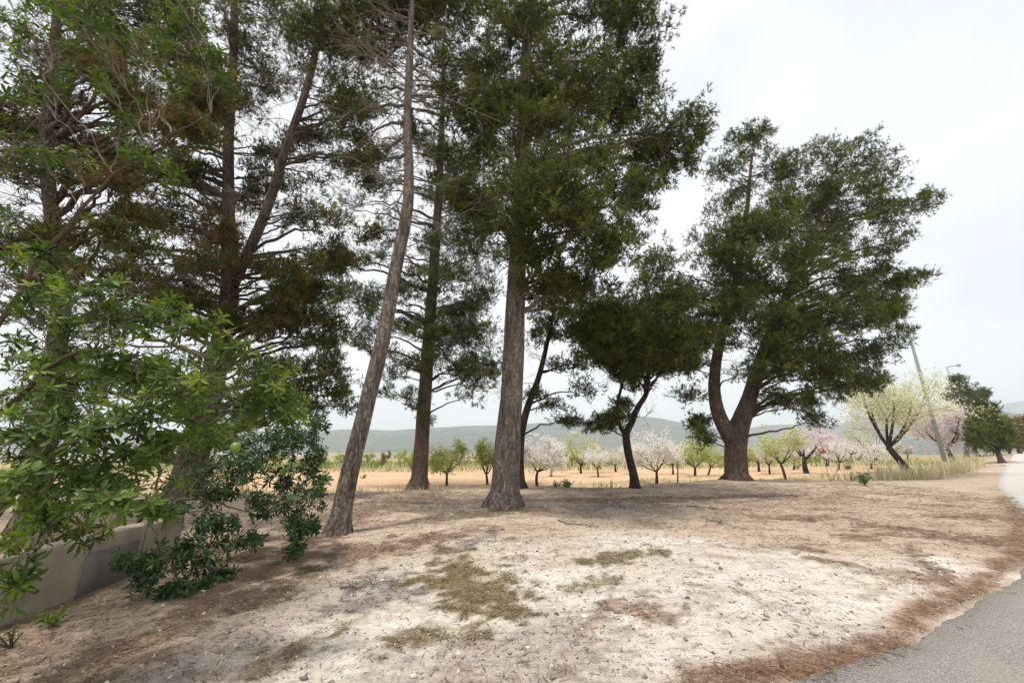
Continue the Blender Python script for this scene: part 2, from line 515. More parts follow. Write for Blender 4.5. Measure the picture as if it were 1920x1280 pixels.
def ground_colour(x, y):
    n1 = fbm(x * 0.8, y * 0.8, 21, 5)
    n2 = fbm(x * 3.0 + 7, y * 3.0, 25, 4)
    n3 = fbm(x * 11.0, y * 11.0, 29, 3)
    st = fbm(x * 1.6 - y * 0.5, y * 5.0 + x * 1.3, 33, 4)
    px, py = project(np.stack([x.ravel(), y.ravel(), 0 * x.ravel()], 1))
    px, py = px.reshape(x.shape), py.reshape(x.shape)
    w = (n2 - 0.5) * 2.0 + (n3 - 0.5) * 2.0
    sand = np.array((0.66, 0.60, 0.53))
    earth = np.array((0.53, 0.43, 0.335))
    pink = np.array((0.50, 0.385, 0.30))
    litter = np.array((0.235, 0.165, 0.115))
    moss = np.array((0.20, 0.165, 0.065))
    grey = np.array((0.33, 0.31, 0.30))
    def over(c, k, m):
        return c * (1 - m[..., None]) + k * m[..., None]
    c = np.broadcast_to(earth, x.shape + (3,)).copy()
    # the sandy, worn front of the lay-by
    front = blob(px, py, 1250, 1180, 760, 190, -0.02, w * 0.45, 0.4)
    c = over(c, sand, front * 0.85)
    c = over(c, sand, blob(px, py, 700, 1180, 330, 110, -0.35, w * 0.6, 0.35) * 0.9)
    c = over(c, pink, blob(px, py, 1650, 980, 420, 70, 0.05, w * 0.5, 0.5) * 0.75)
    c = over(c, np.array((0.56, 0.45, 0.35)), blob(px, py, 1200, 990, 420, 45, 0, w * 0.5, 0.5) * 0.7)
    # bright bare patches
    for (cx, cy, rx, ry, rot) in ((1430, 1110, 190, 70, -0.1), (1290, 1240, 150, 40, 0), (700, 1215, 120, 60, -0.5), (1060, 1090, 120, 30, 0.1),
                                  (1110, 1120, 70, 22, 0), (1650, 1130, 120, 26, -.15), (1780, 1060, 110, 16, .1), (1240, 1040, 160, 22, 0), (560, 1180, 120, 30, -.5)):
        c = over(c, np.array((0.70, 0.645, 0.58)), blob(px, py, cx, cy, rx, ry, rot, w * 0.7, 0.22) * 0.85)
    # gravelly grey-pink foot
    c = over(c, np.array((0.42, 0.36, 0.32)), blob(px, py, 960, 1235, 260, 75, -0.2, w * 0.6, 0.5) * 0.8)
    c = over(c, np.array((0.46, 0.38, 0.33)), blob(px, py, 420, 1230, 260, 60, -0.45, w * 0.6, 0.5) * 0.7)
    # old tar and ash patches, plus a thin grey streak right of the big pine
    for (cx, cy, rx, ry, rot) in ((740, 1105, 90, 22, 0.1), (680, 1130, 60, 14, -.2), (1165, 952, 90, 6, 0), (1410, 1255, 110, 22, -.25), (905, 1020, 50, 8, -.4)):
        c = over(c, grey, blob(px, py, cx, cy, rx, ry, rot, w * 0.7, 0.5) * 0.8)
    # moss
    for (cx, cy, rx, ry, rot, a) in ((885, 1105, 80, 50, .2, .9), (1170, 1056, 70, 12, 0, .85), (1130, 1095, 60, 9, -.1, .6), (640, 1170, 45, 16, -.5, .7), (530, 1105, 80, 22, -.4, .7),
                                     (900, 970, 130, 7, -.08, .6), (1250, 935, 200, 5, -.03, .6), (690, 955, 130, 16, -.2, .4), (780, 1190, 60, 20, -.5, .6), (560, 1215, 90, 18, -.5, .6),
                                     (1640, 1115, 50, 8, -.3, .4), (1420, 1130, 40, 7, .3, .5), (870, 1170, 90, 14, -.2, .6)):
        c = over(c, moss, blob(px, py, cx, cy, rx, ry, rot, w * 1.0, 0.35) * a)
    # needle drifts: long streaks, and the drift along the asphalt's edge
    rd = road_d(x, y)
    drift = np.exp(-((rd - 0.10 - 0.3 * (n1 - 0.5)) / (0.05 + 0.16 * n2)) ** 2) * sstep(30, 8, np.hypot(x, y))
    c = over(c, np.array((0.26, 0.135, 0.072)), np.clip(drift * (0.2 + 1.2 * n2), 0, 0.9))
    for (cx, cy, rx, ry, rot, a) in ((700, 1035, 150, 13, -.12, .8), (520, 1055, 90, 26, -.35, .85), (420, 1090, 110, 30, -.45, .7), (300, 1190, 260, 20, -.45, .75), (130, 1250, 160, 16, -.4, .75),
                                     (1205, 1150, 80, 24, .1, .65), (1740, 1062, 50, 16, .5, .8), (1540, 1033, 40, 5, .15, .8), (1620, 1010, 40, 5, .1, .7), (1850, 1012, 130, 6, .06, .9), (1700, 993, 120, 3.5, .08, .8),
                                     (1860, 972, 110, 4, .02, .7), (1890, 1055, 60, 8, 0, .6), (1560, 1057, 45, 4, .15, .8), (1490, 973, 90, 4, .05, .6), (1480, 1030, 110, 8, .0, .45), (1700, 1085, 90, 8, .1, .6),
                                     (1560, 1220, 60, 12, -.2, .6), (1350, 1262, 90, 14, .1, .7), (800, 1020, 90, 7, -.2, .6), (640, 985, 80, 8, -.1, .5)):
        c = over(c, litter * 1.15, blob(px, py, cx, cy, rx, ry, rot, w * 1.2, 0.4) * a)
    # general needle carpet beneath the pines, thinning towards the front
    carpet = np.clip((fbm(x * 1.3, y * 2.4, 55, 5) - 0.42) * 3.4, 0, 1) * sstep(3.5, 9.5, y + 0.55 * np.maximum(0, -x) - 0.25 * np.maximum(0, x)) * 0.42
    c = over(c, litter * 1.35, carpet)
    c = over(c, litter * 1.5, np.clip((st - 0.55) * 4.0, 0, 1) * 0.55 * sstep(1, 7, y))
    c = over(c, litter * 1.4, 0.5 * sstep(-2.4, -4.2, x + 0.12 * (y - 4) + w * 0.5) * sstep(9.5, 6, y))
    c = c * (0.80 + 0.40 * n3)[..., None] * (0.90 + 0.2 * n1)[..., None]
    # ploughed field
    e1 = y - edge_y(x)
    fm = sstep(0.1, 1.6, np.minimum(e1, (rd - 0.5) * 0.8))
    fieldc = np.array((0.60, 0.405, 0.255)) * (0.78 + 0.44 * fbm(x * 1.2, y * 2.6, 61, 5))[..., None]
    fieldc = over(fieldc, np.array((0.64, 0.47, 0.31)), np.clip((fbm(x * 0.12, y * 0.3, 66, 3) - 0.45) * 4, 0, 1) * 0.7)
    c = over(c, np.array((0.20, 0.11, 0.065)), fm * sstep(2.6, 0.9, e1) * 0.75)
    fm2 = sstep(0.9, 2.3, np.minimum(e1, (rd - 0.5) * 0.8))
    c = over(c, fieldc, fm2)
    # weeds and dry grass bands of the banks
    bank = np.exp(-((e1 - 9.5 - 1.5 * np.sin(x * 0.12)) / 1.3) ** 2) * fm2
    c = over(c, np.array((0.33, 0.30, 0.17)), bank * 0.8)
    r = np.hypot(x, y)
    far = sstep(48, 75, r) * fm2
    k = fbm(x * 0.006 + 3, y * 0.012, 71, 4)
    valley = np.where((k > 0.56)[..., None], np.array((0.36, 0.235, 0.165)), np.where((k > 0.47)[..., None], np.array((0.38, 0.33, 0.20)), np.array((0.15, 0.18, 0.085))))
    farc = np.array((0.40, 0.33, 0.19)) * (0.7 + 0.6 * fbm(x * 0.2, y * 0.3, 81, 3))[..., None]
    farc = over(farc, valley, sstep(140, 300, r))
    c = over(c, farc, far)
    return np.clip(c * np.array((0.925, 0.93, 0.925)), 0.02, 0.85)

GC = ground_colour(X, Y)

def terrain_mat():
    m, nt, b = new_mat('bare_earth')
    a = nt.nodes.new('ShaderNodeAttribute')
    a.attribute_name = 'col'
    f = noise(nt, 55, 5, 0.75)
    g1 = ramp(nt, f, [(0.30, (0.55, 0.53, 0.52)), (0.5, (1, 1, 1)), (0.72, (1.22, 1.2, 1.18))])
    c = mixc(nt, 0.85, a.outputs['Color'], g1, 'MULTIPLY')
    f2 = noise(nt, 17, 6, 0.7)
    c = mixc(nt, 0.8, c, ramp(nt, f2, [(0.33, (0.55, 0.50, 0.47)), (0.48, (1, 1, 1)), (0.7, (1.14, 1.12, 1.1))]), 'MULTIPLY')
    f3 = noise(nt, 3.6, 7, 0.72, mscale=(0.6, 1.5, 1))
    c = mixc(nt, 0.7, c, ramp(nt, f3, [(0.36, (0.58, 0.50, 0.45)), (0.47, (1, 1, 1)), (0.7, (1.1, 1.08, 1.06))]), 'MULTIPLY')
    vo = nt.nodes.new('ShaderNodeTexVoronoi')
    vo.inputs['Scale'].default_value = 34
    tc = nt.nodes.new('ShaderNodeTexCoord')
    nt.links.new(tc.outputs['Object'], vo.inputs['Vector'])
    spk = ramp(nt, vo.outputs['Distance'], [(0.10, (0.45, 0.42, 0.40)), (0.2, (1, 1, 1))])
    c = mixc(nt, 0.5, c, spk, 'MULTIPLY')
    nt.links.new(c, b.inputs['Base Color'])
    b.inputs['Roughness'].default_value = 0.97
    b.inputs['Specular IOR Level'].default_value = 0.08
    h = mixc(nt, 0.5, f, f2)
    bump(nt, b, h, 0.8, 0.03)
    return m
EARTH = terrain_mat()

def grid_faces(nr, nc):
    i = np.arange(nr - 1)[:, None] * nc
    j = np.arange(nc - 1)[None, :]
    return np.stack([i + j, i + j + 1, i + nc + j + 1, i + nc + j], -1).reshape(-1, 4)

ground = mesh_obj('ground', np.stack([X, Y, Z], -1).reshape(-1, 3), grid_faces(*X.shape), EARTH, col=GC.reshape(-1, 3), smooth=True)
tag(ground, 'bare sandy earth of the lay-by running on into ploughed fields', 'ground', kind='structure')

def gz(x, y):
    return height(np.asarray(x, float), np.asarray(y, float))

# road
def build_road(name, s, label, c0, c1, c2):
    yl = np.interp(s, ROAD_X, ROAD_Y)
    for _ in range(6):
        yl[1:-1] = (yl[:-2] + yl[1:-1] * 2 + yl[2:]) / 4
    P = np.stack([s, yl], 1)
    T = unit(np.gradient(P, axis=0))
    N = np.stack([T[:, 1], -T[:, 0]], 1)
    jit = (fbm(s * 3.0, s * 0 + 2, 91, 4) - 0.5) * 0.06 + (fbm(s * 14.0, s * 0 + 5, 92, 2) - 0.5) * 0.06
    cols = []
    for k, d in enumerate((0, 0.02, 0.3, 1.0, 2.0, 3.2, 4.5, 5.6, 5.62)):
        q = P + N * (d + (jit[:, None] if k < 3 else 0) * 1.0)
        z = np.full(len(s), 0.020 - 0.004 * 0) if 0 < k < 8 else np.full(len(s), -0.03)
        z = z + (0.01 if 3 < k < 6 else 0)
        cols.append(np.stack([q[:, 0], q[:, 1], z], 1))
    V = np.stack(cols, 1)
    m, nt, b = new_mat(name + '_surface')
    f = noise(nt, 90, 4, 0.75)
    c = ramp(nt, f, [(0.33, c0), (0.5, c1), (0.68, c2)])
    f2 = noise(nt, 1.1, 5, 0.6)
    c = mixc(nt, ramp(nt, f2, [(0.45, (0, 0, 0)), (0.75, (0.55, 0.55, 0.55))]), c, (0.42, 0.37, 0.31))
    nt.links.new(c, b.inputs['Base Color'])
    b.inputs['Roughness'].default_value = 0.9
    bump(nt, b, f, 0.9, 0.012)
    o = mesh_obj(name, V.reshape(-1, 3), grid_faces(*V.shape[:2])[:, ::-1], m, smooth=False)
    tag(o, label, 'road', kind='structure')
build_road('road', np.concatenate([np.linspace(-20, 0, 30), np.linspace(0.1, 9, 160), np.linspace(9.2, 12.5, 14)]), 'worn grey asphalt at the lower right', (0.11, 0.102, 0.092), (0.27, 0.252, 0.228), (0.55, 0.52, 0.475))
build_road('pale_road', np.concatenate([np.linspace(12.52, 40, 110), np.linspace(41, 128, 60)]), 'pale sunlit stretch of road leading off at the right', (0.36, 0.34, 0.31), (0.50, 0.475, 0.44), (0.62, 0.59, 0.55))  # paler surface: dust and the sun's brightness both put into the colour

# hills
RIDGE = np.array([(-2000, 808), (0, 806), (640, 806), (720, 805), (800, 800), (860, 795), (940, 793), (1000, 790), (1060, 791), (1110, 787), (1160, 785), (1210, 781), (1240, 785), (1270, 793), (1300, 798), (1400, 800), (1500, 796), (1600, 790), (1700, 785), (1800, 780), (1900, 772), (2100, 765), (4000, 780)])
def build_hills(name, Y0, depth, ridge, xs, label, seed, colour, relief=0.42):
    ys = np.linspace(-1, 1, 40)
    rz = []
    for x in xs:
        z = at(x, np.interp(x, ridge[:, 0], ridge[:, 1]), Y0)
        rz.append(z)
    rz = np.array(rz)
    V = np.zeros((len(ys), len(xs), 3))
    for i, t in enumerate(ys):
        yy = Y0 + t * depth
        prof = (1 - abs(t)) ** 0.8
        n = fbm(rz[:, 0] * 0.0035 + seed, np.full(len(xs), yy * 0.0035), 100 + seed, 5)
        hh = (rz[:, 2] + 26) * prof * (1 + relief * 4 * (n - 0.5) * abs(t) ** 0.5)
        V[i, :, 0] = rz[:, 0]
        V[i, :, 1] = yy
        V[i, :, 2] = -27 + hh
    m, nt, b = new_mat(name + '_scrub')
    f = noise(nt, 0.022, 8, 0.7)
    c = np.array(colour)
    k = ramp(nt, f, [(0.35, tuple(c * 0.55)), (0.55, tuple(c)), (0.7, tuple(c * np.array((3.4, 2.7, 2.2))))])
    nt.links.new(k, b.inputs['Base Color'])
    b.inputs['Roughness'].default_value = 1
    b.inputs['Specular IOR Level'].default_value = 0
    o = mesh_obj(name, V.reshape(-1, 3), grid_faces(len(ys), len(xs)), m, smooth=True)
    tag(o, label, 'hills', kind='structure')
    return BVHTree.FromPolygons([Vector(v) for v in V.reshape(-1, 3).tolist()], grid_faces(len(ys), len(xs)).tolist())
RIDGE_BVH = build_hills('hills', 2100, 600, RIDGE, np.linspace(-900, 3000, 260), 'long blue hazy ridge across the valley', 3, (0.055, 0.07, 0.05))
R2 = np.array([(1700, 845), (1780, 812), (1830, 775), (1870, 752), (1900, 747), (1930, 745), (2000, 742), (2200, 750), (2600, 845)])
build_hills('far_hill', 2700, 500, R2, np.linspace(1700, 2600, 90), 'farther pale blue hill at the right', 5, (0.055, 0.07, 0.05))
R3 = np.array([(1760, 850), (1800, 800), (1840, 772), (1860, 760), (1885, 768), (1920, 776), (2000, 770), (2200, 790), (2500, 850)])
build_hills('near_hill', 1100, 300, R3, np.linspace(1760, 2500, 90), 'nearer dark wooded hill beyond the road', 9, (0.045, 0.06, 0.035))

# ------------------------------------------------------------------ needle tufts
def tuft_mesh(P, D, size, tint, n=8, width=0.165, spread=0.7):
    """every tuft: n flat needles fanned round the shoot's direction"""
    N = len(P)
    D = np.repeat(unit(D), n, 0)
    Pp = np.repeat(P, n, 0)
    S = np.repeat(size, n)
    tn = np.repeat(tint, n) + RNG.normal(0, 0.05, N * n)
    tn = np.where(np.repeat(tint, n) > 0.88, np.clip(tn, 0.9, 1.0), np.clip(tn, 0.0, 0.85))
    d = unit(D + RNG.normal(0, spread, (N * n, 3)))
    base = Pp + D * (S * RNG.uniform(-0.5, 0.25, N * n))[:, None]
    side = unit(np.cross(d, RNG.normal(0, 1, (N * n, 3)))) * (S * width * 0.5)[:, None]
    L = S * RNG.uniform(0.65, 1.1, N * n)
    V = np.stack([base - side, base + side, base + d * L[:, None]], 1).reshape(-1, 3)
    return V, np.arange(N * n * 3).reshape(-1, 3), np.repeat(tn, 3)

def pine(name, loc, trunks, clumps, label, bark=BARK, dens=46, tuft=0.15, dead=14, cones=0, tuft_n=7, group=None, sides=20, dead_z=(0.2, 0.75), twig_every=1.0, fill=0, brown_dead=False):
    root = empty(name, loc, label, 'tree', group)
    tm = MB()
    TS = []
    for ti, (pts, rings) in enumerate(trunks):
        W = []
        for p in pts:
            if len(p) == 4:
                q = at(p[0], p[1], p[2])
                W.append((*q, p[3] * 0.5 * mpp(q)))
            else:
                W.append(p[1:])
        W = resample(np.array(W), rings)
        if ti == 0:
            k = np.linspace(0, 1, rings)
            zb = W[0, 2]
            fl = 0.5 * np.exp(-(W[:, 2] - zb) / 0.16)
            W = np.vstack([W[0] - np.array((0, 0, 0.15, 0)), W])
            fl = np.r_[0.75, fl]
        else:
            fl = None
        tm.tube(W[:, :3], W[:, 3], sides, rough=0.13, seed=ti * 7 + int(abs(loc[0]) * 10), flare=fl)
        TS.append(W[3:])
    tm.build('trunk', bark, root)
    T = np.concatenate(TS)
    if fill:
        cen = np.array([at(c[0], c[1], c[4]) for c in clumps])
        new, seen = [], set()
        for i, c in enumerate(clumps):
            d = np.linalg.norm(cen - cen[i], axis=1)
            for j in np.argsort(d)[1:1 + fill]:
                j = int(j)
                if (min(i, j), max(i, j)) in seen:
                    continue
                seen.add((min(i, j), max(i, j)))
                e = clumps[j]
                t = RNG.uniform(0.35, 0.65)
                f = lambda k, dflt: (c[k] if len(c) > k else dflt) * (1 - t) + (e[k] if len(e) > k else dflt) * t
                q = 0.75 * RNG.uniform(0.8, 1.15)
                new.append((f(0, 0) + RNG.normal(0, 10), f(1, 0) + RNG.normal(0, 10), f(2, 0) * q, f(3, 0) * q, f(4, 0) + RNG.normal(0, 0.5), f(5, 1.0) * 0.9, f(6, 0.0)))
        clumps = list(clumps) + new
    tp, td, ts, tt = [], [], [], []
    wa, wb, wr = [], [], []
    for c in clumps:
        x, y, rx, ry, Yc = c[:5]
        dk = c[5] if len(c) > 5 else 1.0
        brown = c[6] if len(c) > 6 else 0.0
        C = at(x, y, Yc) if Yc > 0 else np.array(c[0:3], float)
        s = mpp(C)
        R = np.array((rx * s, (rx + ry) * 0.5 * s, ry * s))
        # limb from the trunk
        hd = np.hypot(T[:, 0] - C[0], T[:, 1] - C[1])
        cost = hd + np.abs(C[2] - 0.3 * hd - T[:, 2]) * 1.1
        k = int(np.argmin(cost))
        A, ar = T[k, :3], T[k, 3]
        Lg = np.linalg.norm(C - A)
        if Lg > 0.4:
            r0 = min(ar * 0.5, 0.018 + 0.014 * Lg)
            mid = A + (C - A) * 0.5 + np.array((0, 0, 0.10 * Lg)) + RNG.normal(0, 0.06 * Lg, 3)
            B = bez(A, mid, C, 12)
            B[1:-1] += RNG.normal(0, 0.012 * Lg, (10, 3))
            lm = MB()
            lm.tube(B, np.linspace(r0, 0.012, 12), 6, cap=False)
            lm.build('limb', bark, root)
        nl = int(RNG.integers(8, 13))
        dirs = unit(RNG.normal(0, 1, (nl, 3)))
        dirs[:, 2] = np.abs(dirs[:, 2]) * np.where(RNG.random(nl) < 0.66, 1, -0.8)
        LC = C + dirs * R * RNG.uniform(0.45, 0.85, (nl, 1))
        core = C - np.array((0, 0, 0.25 * R[2])) + RNG.normal(0, 0.12, (nl, 3)) * R
        wa.append(core); wb.append(LC); wr.append(np.full(nl, 0.012))
        lr = RNG.uniform(0.34, 0.55, nl)
        nt_ = np.maximum(12, (dens * dk * 4.2 * (lr * R.mean()) ** 2 * 1.5 / (tuft / 0.15) ** 2).astype(int))
        for i in range(nl):
            n = int(nt_[i])
            per = 9
            nb = max(2, n // per)
            d = unit(RNG.normal(0, 1, (nb, 3)))
            low = d[:, 2] < -0.15
            d[low & (RNG.random(nb) < 0.5), 2] *= -1
            n = nb * per
            d = np.repeat(d, per, 0)
            rr = np.repeat(RNG.random(nb) ** 0.5 * np.where(RNG.random(nb) < 0.16, 1.5, 1.1), per)
            P = LC[i] + d * rr[:, None] * (R * lr[i] * np.array((1.1, 1.1, 0.8)))
            off = RNG.normal(0, 1, (n, 3)) * (tuft * 0.62)
            P = P + off
            tp.append(P)
            dd = unit(unit(off) * 0.8 + d * 0.6 + np.array((0, 0, 0.45)) + RNG.normal(0, 0.2, (n, 3)))
            hang = (d[:, 2] < -0.2) & (RNG.random(n) < 0.6)
            dd[hang] = unit(d[hang] * 0.4 + np.array((0, 0, -0.9)) + RNG.normal(0, 0.2, (hang.sum(), 3)))
            td.append(dd)
            ts.append(tuft * RNG.uniform(0.75, 1.3, n))
            tv = np.clip(np.repeat(RNG.normal(RNG.uniform(0.3, 0.55), 0.17, nb), per) + RNG.normal(0, 0.06, n), 0.02, 0.85)
            if brown:
                tv = np.where(RNG.random(n) < brown, RNG.uniform(0.9, 1.0, n), tv)
            tt.append(tv)
            m = max(3, int(min(n, 46) * 0.24 * twig_every))
            pick = RNG.choice(n, min(m, n), replace=False)
            wa.append(np.repeat((LC[i] * 0.75 + core[i] * 0.25)[None], len(pick), 0) + RNG.normal(0, 0.05, (len(pick), 3)))
            wb.append(P[pick]); wr.append(np.full(len(pick), 0.006))
    tp, td, ts, tt = (np.concatenate(a) for a in (tp, td, ts, tt))
    V, Fc, tn = tuft_mesh(tp, td, ts, tt, n=tuft_n)
    mesh_obj('crown', V, Fc, PINE, root, tint=tn, kind='stuff')
    wa, wb, wr = np.concatenate(wa), np.concatenate(wb), np.concatenate(wr)
    V, Q = twig_mesh(wa, wb, wr, wr * 0.5, rings=2)
    mesh_obj('twigs', V, Q, TWIG_B, root, kind='stuff')
    # bare dead branches on the lower trunk
    if dead:
        zlo, zhi = T[:, 2].min(), T[:, 2].max()
        sel = T[(T[:, 2] > zlo + dead_z[0] * (zhi - zlo)) & (T[:, 2] < zlo + dead_z[1] * (zhi - zlo))]
        A1, B1, R1 = [], [], []
        for _ in range(dead):
            q = sel[int(RNG.integers(len(sel)))]
            a = RNG.uniform(0, 2 * np.pi)
            L = RNG.uniform(0.7, 2.4)
            d = unit(np.array((math.cos(a), math.sin(a), RNG.uniform(-0.25, 0.45))))
            p = q[:3].copy()
            r = RNG.uniform(0.012, 0.022)
            nseg = 5
            for s_ in range(nseg):
                p2 = p + d * L / nseg
                A1.append(p.copy()); B1.append(p2.copy()); R1.append(r * (1 - s_ / nseg * 0.7))
                for _b in range(int(RNG.integers(1, 4))):
                    dd = unit(d + RNG.normal(0, 0.7, 3))
                    l2 = L * RNG.uniform(0.15, 0.4)
                    e = p2 + dd * l2
                    A1.append(p2.copy()); B1.append(e); R1.append(0.006)
                    for _c in range(2):
                        A1.append(p2 + dd * l2 * RNG.uniform(0.3, 0.9)); B1.append(e + RNG.normal(0, 0.35 * l2, 3)); R1.append(0.0035)
                d = unit(d + RNG.normal(0, 0.22, 3))
                p = p2
        V, Q = twig_mesh(np.array(A1), np.array(B1), np.array(R1), np.array(R1) * 0.7, 0.05, 2)
        mesh_obj('dead_branches', V, Q, TWIG, root, kind='stuff')
    if cones:
        pick = RNG.choice(len(tp), cones, replace=False)
        cm = MB()
        for i in pick:
            p = tp[i]
            d = unit(RNG.normal(0, 1, 3) + np.array((0, 0, -0.6)))
            k = np.linspace(0, 1, 5)
            cm.tube(p + d * (k[:, None] * 0.10), np.array((0.012, 0.036, 0.034, 0.022, 0.004)), 6)
        cm.build('cones', CONE, root, kind='stuff')
    return root

def base(x, y):
    """where the line of sight of photo position (x, y) meets the terrain"""
    u, v = (x - 960) / FPX, (640 - y) / FPX
    d = np.array((u, CP - v * SP, SP + v * CP))
    t = np.geomspace(2.5, 4000, 6000)
    P = np.array((0, 0, CAMH)) + d * t[:, None]
    h = gz(P[:, 0], P[:, 1])
    hit = np.nonzero(P[:, 2] <= h)[0]
    i = hit[0] if len(hit) else len(t) - 1
    return np.array((P[i, 0], P[i, 1], h[i]))

# --- the big pine in the middle
b1 = base(945, 950)
Y1 = b1[1]
pine('pine_tree', b1,
     [([(945, 950, Y1, 56.8), (948, 900, Y1, 49.9), (955, 800, Y1, 45.6), (962, 700, Y1, 42.1), (967, 560, Y1, 35.3), (972, 430, Y1 + .1, 29.2), (980, 300, Y1 + .1, 24.9), (985, 150, Y1 + .2, 20.6), (990, 0, Y1 + .2, 17.2), (1000, -200, Y1 + .2, 10.3), (1000, -290, Y1 + .2, 4.3)], 70)],
     [(1060, 420, 120, 100, Y1 - 2.4), (1110, 340, 100, 80, Y1 - 2.0), (985, 345, 110, 75, Y1 - 2.2), (1000, 420, 80, 50, Y1 - 2.4), (890, 250, 75, 75, Y1 - 1.2), (845, 330, 60, 50, Y1 - .8, .8), (870, 375, 60, 40, Y1 - 1.0, .7),
      (1050, 500, 90, 55, Y1 - 1.4), (1130, 490, 75, 70, Y1 - .6), (1250, 255, 85, 60, Y1 + .2), (1305, 230, 38, 36, Y1 + .6), (1290, 290, 45, 45, Y1 + .8), (1210, 330, 60, 70, Y1 + .8), (1190, 420, 40, 60, Y1 + .5, .8),
      (1100, 165, 95, 50, Y1 - 1.2), (1010, 245, 90, 42, Y1 - 1.6), (1180, 90, 85, 80, Y1 + .3), (1225, 150, 48, 60, Y1 + .8), (1060, 70, 110, 70, Y1 + .6), (950, 90, 100, 75, Y1 + .8), (900, 160, 80, 60, Y1 + .8), (1040, 180, 90, 60, Y1 + 1.5),
      (1170, -20, 75, 70, Y1 + .2), (1010, -70, 130, 80, Y1 + .4), (890, -40, 100, 70, Y1 + .6), (1080, -170, 110, 80, Y1 + .4), (950, -210, 100, 70, Y1 + .6), (1010, -280, 70, 50, Y1 + .3),
      (880, 440, 60, 40, Y1 + .8, .7), (1010, 555, 45, 26, Y1 + 1.4, .7), (1090, 570, 70, 34, Y1 + 1.6, .8), (1110, 250, 110, 80, Y1 + 2.4), (960, 300, 110, 80, Y1 + 2.6), (1140, 420, 90, 70, Y1 + 2.4, .8), (1150, 200, 80, 60, Y1 + 1.0), (985, 40, 80, 50, Y1 - 1.0), (985, 150, 80, 45, Y1 - 1.2), (930, 200, 60, 40, Y1 - 1.2), (1040, 545, 60, 30, Y1 - .4, .9), (1110, 545, 56, 30, Y1 - .6, .9), (910, 470, 50, 40, Y1 - .4, .8), (905, 400, 50, 40, Y1 - .8, .8), (975, 470, 44, 30, Y1 - 1.2, .9)],
     'big straight pine standing alone in the middle, thick pale trunk', fill=1, dens=52, dead=34, twig_every=0.7, sides=30, dead_z=(0.22, 0.5))

# --- slender leaning pine
b2 = base(632, 1000)
Y2 = b2[1]
pine('pine_tree', b2,
     [([(632, 1000, Y2, 36.8), (652, 900, Y2 + .05, 32.8), (690, 750, Y2 + .1, 28.8), (722, 620, Y2 + .2, 25.6), (742, 500, Y2 + .25, 23.2), (764, 400, Y2 + .3, 20.8), (768, 330, Y2 + .3, 17.6), (763, 230, Y2 + .3, 15.2), (768, 120, Y2 + .3, 12.8), (772, 20, Y2 + .3, 9.6), (775, -80, Y2 + .3, 4.0)], 64)],
     [(775, 10, 95, 50, Y2 + .9, .55), (700, 30, 90, 55, Y2 + .7, .5), (620, 50, 90, 50, Y2 + 1.0, .4), (840, 40, 60, 50, Y2 + .9, .5), (720, 110, 70, 32, Y2 + 1.1, .35), (830, 130, 45, 40, Y2 + 1.1, .45), (650, 120, 70, 35, Y2 + 1.4, .3), (850, 200, 45, 50, Y2 + 1.0, .5),
      (560, 100, 60, 40, Y2 + 1.5, .3), (690, -50, 120, 60, Y2 + .6, .6), (820, -60, 90, 60, Y2 + .4, .6), (700, 290, 40, 24, Y2 + 1.4, .25), (640, 230, 50, 26, Y2 + 1.6, .25), (690, 440, 34, 22, Y2 + 1.0, .25, .3)],
     'slender pine leaning right, its bare trunk nearest the camera', fill=2, dens=85, dead=40, tuft=0.13, sides=26, dead_z=(0.35, 0.85))

